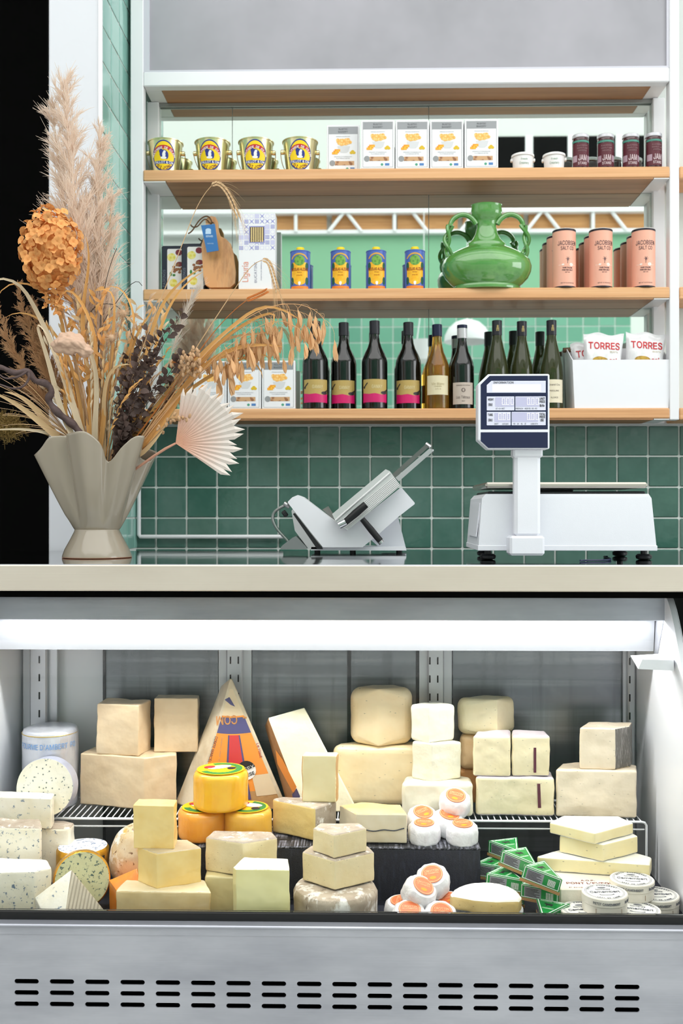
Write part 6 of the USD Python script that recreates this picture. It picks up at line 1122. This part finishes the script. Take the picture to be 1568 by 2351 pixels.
# wheat ears
def wheat(lab, stem, ear, Y1, m, awn=.06, droop=.3):
    t = bloom('wheat_ear', lab, 'wheat'); part(t, 'stem', tube(path(stem, 2.36, Y1, 40), np.linspace(.0018, .0008, 40), 6), m); e = path(ear, Y1, Y1, 22)
    tg_ = np.gradient(e, axis=0); tg_ /= np.linalg.norm(tg_, axis=1)[:, None]; aw = []
    for j in range(22):
        for s in (-1, 1):
            sd = np.cross(tg_[j], [0, -1., 0]) * s + np.array([0, -.4 * (j % 2), 0]); p = e[j] + sd * .0015; part(t, 'grain', leaf(p, tg_[j] * 1. + sd * .35, np.array([0, -1., .1]), .0105, .0045, .4), m)
            if awn: d = tg_[j] + sd * .22 + rnd_dir() * .08; q = np.linspace(0, 1, 6)[:, None]; aw.append(p + d * awn * (.7 + .5 * FL.rand()) * q + np.array([0, 0, -droop]) * awn * q ** 2)
    if awn: curves(t, 'awn', aw, .0006, .0002, m)
wheat('bearded wheat ear nodding highest, in front of the middle shelf', [(250, 1090), (300, 880), (372, 680), (430, 530), (468, 448), (486, 426)], [(486, 426), (502, 424), (520, 440), (534, 466), (545, 494)], 2.33, WHEAT, .055, .5)
wheat('bearded wheat ear nodding in front of the pasta box', [(262, 1090), (340, 980), (450, 800), (548, 650), (590, 602), (602, 597)], [(602, 597), (614, 602), (624, 622), (632, 650), (636, 664)], 2.33, WHEAT, .055, .5)
wheat('short orange wheat ear pointing right on a straight stem', [(270, 1060), (330, 980), (440, 830), (530, 720), (566, 690)], [(566, 690), (580, 684), (594, 678), (608, 671)], 2.32, dm('dry_orange_wheat', (206, 120, 52), .1), 0)
# white feather plume
t = bloom('feather_grass', 'white feathery plume right of the dark sprigs', 'dried grass'); ln = path([(300, 1060), (370, 880), (412, 760), (440, 690), (456, 660)], VY, 2.40, 30); part(t, 'stem', tube(ln, .001, 5), BLEACH); curves(t, 'plume', fluff(ln, 260, .05, .26, 0., .62, .6), .0009, .0004, dm('dry_feather', (232, 222, 212), .05, .3))
# brown feathery panicles, left
for lab, pts in (('brown feathery panicle rising into the dark at the left', [(205, 1060), (130, 900), (70, 760), (40, 650)]), ('brown feathery panicle at the left edge of the picture', [(202, 1060), (100, 920), (30, 800), (-10, 690)]), ('brown feathery panicle between the left edge and the cockscomb', [(208, 1060), (140, 900), (96, 780), (74, 690)])):
    t = bloom('feathery_panicle', lab, 'dried grass'); ln = path(pts, VY, 2.40, 30); part(t, 'stem', tube(ln, np.linspace(.0018, .0007, 30), 5), BROWNF); curves(t, 'panicle', tufts(ln, 90, 30, .045), .0008, .0006, BROWNF)
for k in range(26):
    y1 = 850 + k * 6.5 + FL.randn() * 6; x1 = -20 + FL.rand() * 60; cn = ['straw coloured', 'tan', 'wheat coloured'][k % 3]; lv = 'uppermost' if k < 7 else 'upper middle' if k < 13 else 'lower middle' if k < 20 else 'lowest'
    t = bloom('straw', f'fine {cn} straw in the {lv} part of the fan left of the vase', 'dried grass', f'fine {cn} straws, {lv} in the fan left of the vase')
    part(t, 'stem', tube(path([(205, 1070), (165, 1010), ((165 + x1) / 2, (1000 + y1) / 2 - 12), (x1, y1)], VY, 2.34 + FL.randn() * .03, 16), np.linspace(.0012, .0005, 16), 5), [STRAW, TANB, WHEAT][k % 3])
for k in range(22):
    y1 = 800 + k * 4 + FL.randn() * 8; x1 = 440 + FL.rand() * 50 - k * 2; cn = ['ochre', 'oat coloured', 'tan'][k % 3]; lv = 'upper' if k < 8 else 'middle' if k < 15 else 'lower'
    t = bloom('reed', f'slender {cn} reed leaning right, {lv} part of the sheaf under the arching oats', 'dried grass', f'slender {cn} reeds, {lv} part of the sheaf')
    part(t, 'stem', tube(path([(262, 1075), (285, 1030), ((285 + x1) / 2, (1010 + y1) / 2), (x1, y1)], VY, 2.40 + FL.randn() * .02, 16), np.linspace(.0014, .0006, 16), 5), [OCHRE, OAT, TANB][k % 3])
# cockscomb, pods, thistles, tendrils, moss
t = bloom('cockscomb', 'pinkish tan crumpled cockscomb flower above the twisted branch', 'dried flower'); part(t, 'stem', tube(path([(212, 1060), (190, 900), (170, 815)], VY, 2.29), .0026, 6), BROWNF)
m = trimesh.creation.icosphere(4, 1.); m.apply_scale((.047, .024, .024)); m.vertices[:, 2] += .012 * np.cos(m.vertices[:, 0] * 34 + .5); m = disp(m, .012, 60, 8); m.apply_translation(P(166, 800, 2.285) - VO); part(t, 'flower_head', m, dm('dry_cockscomb', (206, 172, 148), .02, 0), smooth=25)
t = bloom('pod_cluster', 'cluster of small tan seed pods above the palm fan', 'dried flower'); ln = path([(290, 1060), (380, 920), (432, 840), (452, 806)], VY, 2.30, 24); part(t, 'stem', tube(ln, np.linspace(.0014, .0007, 24), 5), BROWNF)
for k in range(70):
    p = P(436 + FL.randn() * 17, 832 + FL.randn() * 17, 2.30 + FL.randn() * .012) - VO; m = trimesh.creation.icosphere(1, 1.); m.apply_scale((.0038, .0038, .0062)); m = rot(m, FL.rand() * 120 - 60, rnd_dir()); m.apply_translation(p); part(t, 'pod', m, dm('dry_pod', (188, 150, 112), .15, 0), smooth=60)
    if k % 3 == 0: part(t, 'pedicel', tube([ln[min(23, 12 + k % 12)], (ln[min(23, 12 + k % 12)] + p) / 2 + [0, 0, .004], p], .0004, 4), BROWNF)
t = bloom('pod_cluster', 'small spray of tan pods beside the apex of the palm fan', 'dried flower'); ln = path([(285, 1060), (360, 1000), (400, 965), (428, 960)], VY, 2.262, 16); part(t, 'stem', tube(ln, .0008, 5), BROWNF)
for k in range(16):
    p = ln[8 + k // 2] + np.array([FL.randn(), FL.randn(), FL.randn()]) * .006; m = trimesh.creation.icosphere(1, 1.); m.apply_scale((.0034, .0034, .006)); m = rot(m, FL.rand() * 120 - 60, rnd_dir()); m.apply_translation(p); part(t, 'pod', m, dm('dry_pod', (188, 150, 112), .15, 0), smooth=60)
for lab, px, py in (('small round thistle head, higher of the two', 282, 720), ('small round thistle head, lower of the two', 256, 776)):
    t = bloom('thistle', lab, 'dried flower'); part(t, 'stem', tube(path([(236, 1070), (248, 900), (px, py + 8)], VY, 2.33), .0014, 6), BROWNF); c = P(px, py, 2.33) - VO; m = trimesh.creation.icosphere(2, .009); m.apply_translation(c); part(t, 'head', m, TANB, smooth=60)
    curves(t, 'spine', [np.array([c + d * .007, c + d * .013, c + d * .019 + [0, 0, .001]]) for d in (rnd_dir() for _ in range(130))], .0009, .0003, TANB)
for lab, q in (('dark curling tendril beside the tiled side wall, uppermost', [(232, 1070), (226, 850), (232, 720), (250, 620), (268, 570)]), ('dark curling tendril bending to the shelf post', [(236, 1070), (228, 860), (238, 740), (270, 690), (320, 648), (326, 656)]), ('dark curling tendril looping low over the vase', [(234, 1070), (225, 830), (228, 700), (262, 700), (300, 760), (318, 800)])):
    t = bloom('tendril', lab, 'twig'); part(t, 'wire', tube(path(q, 2.37, 2.36, 40), .0008, 5), WIRE)
t = bloom('moss_tuft', 'yellowish brown mossy tuft at the lower left edge', 'moss'); ln = path([(200, 1060), (110, 1000), (40, 975), (-5, 965)], VY, 2.36, 24); part(t, 'stem', tube(ln, .001, 5), MOSSY)
cc = P(18, 980, 2.36) - VO; curves(t, 'tuft', [cc + np.array([.038, .02, .026]) * d * FL.rand() ** .4 + np.cumsum(np.vstack([np.zeros(3), FL.randn(4, 3) * .004 + d * .002]), 0) for d in (rnd_dir() for _ in range(700))], .0009, .0006, MOSSY)
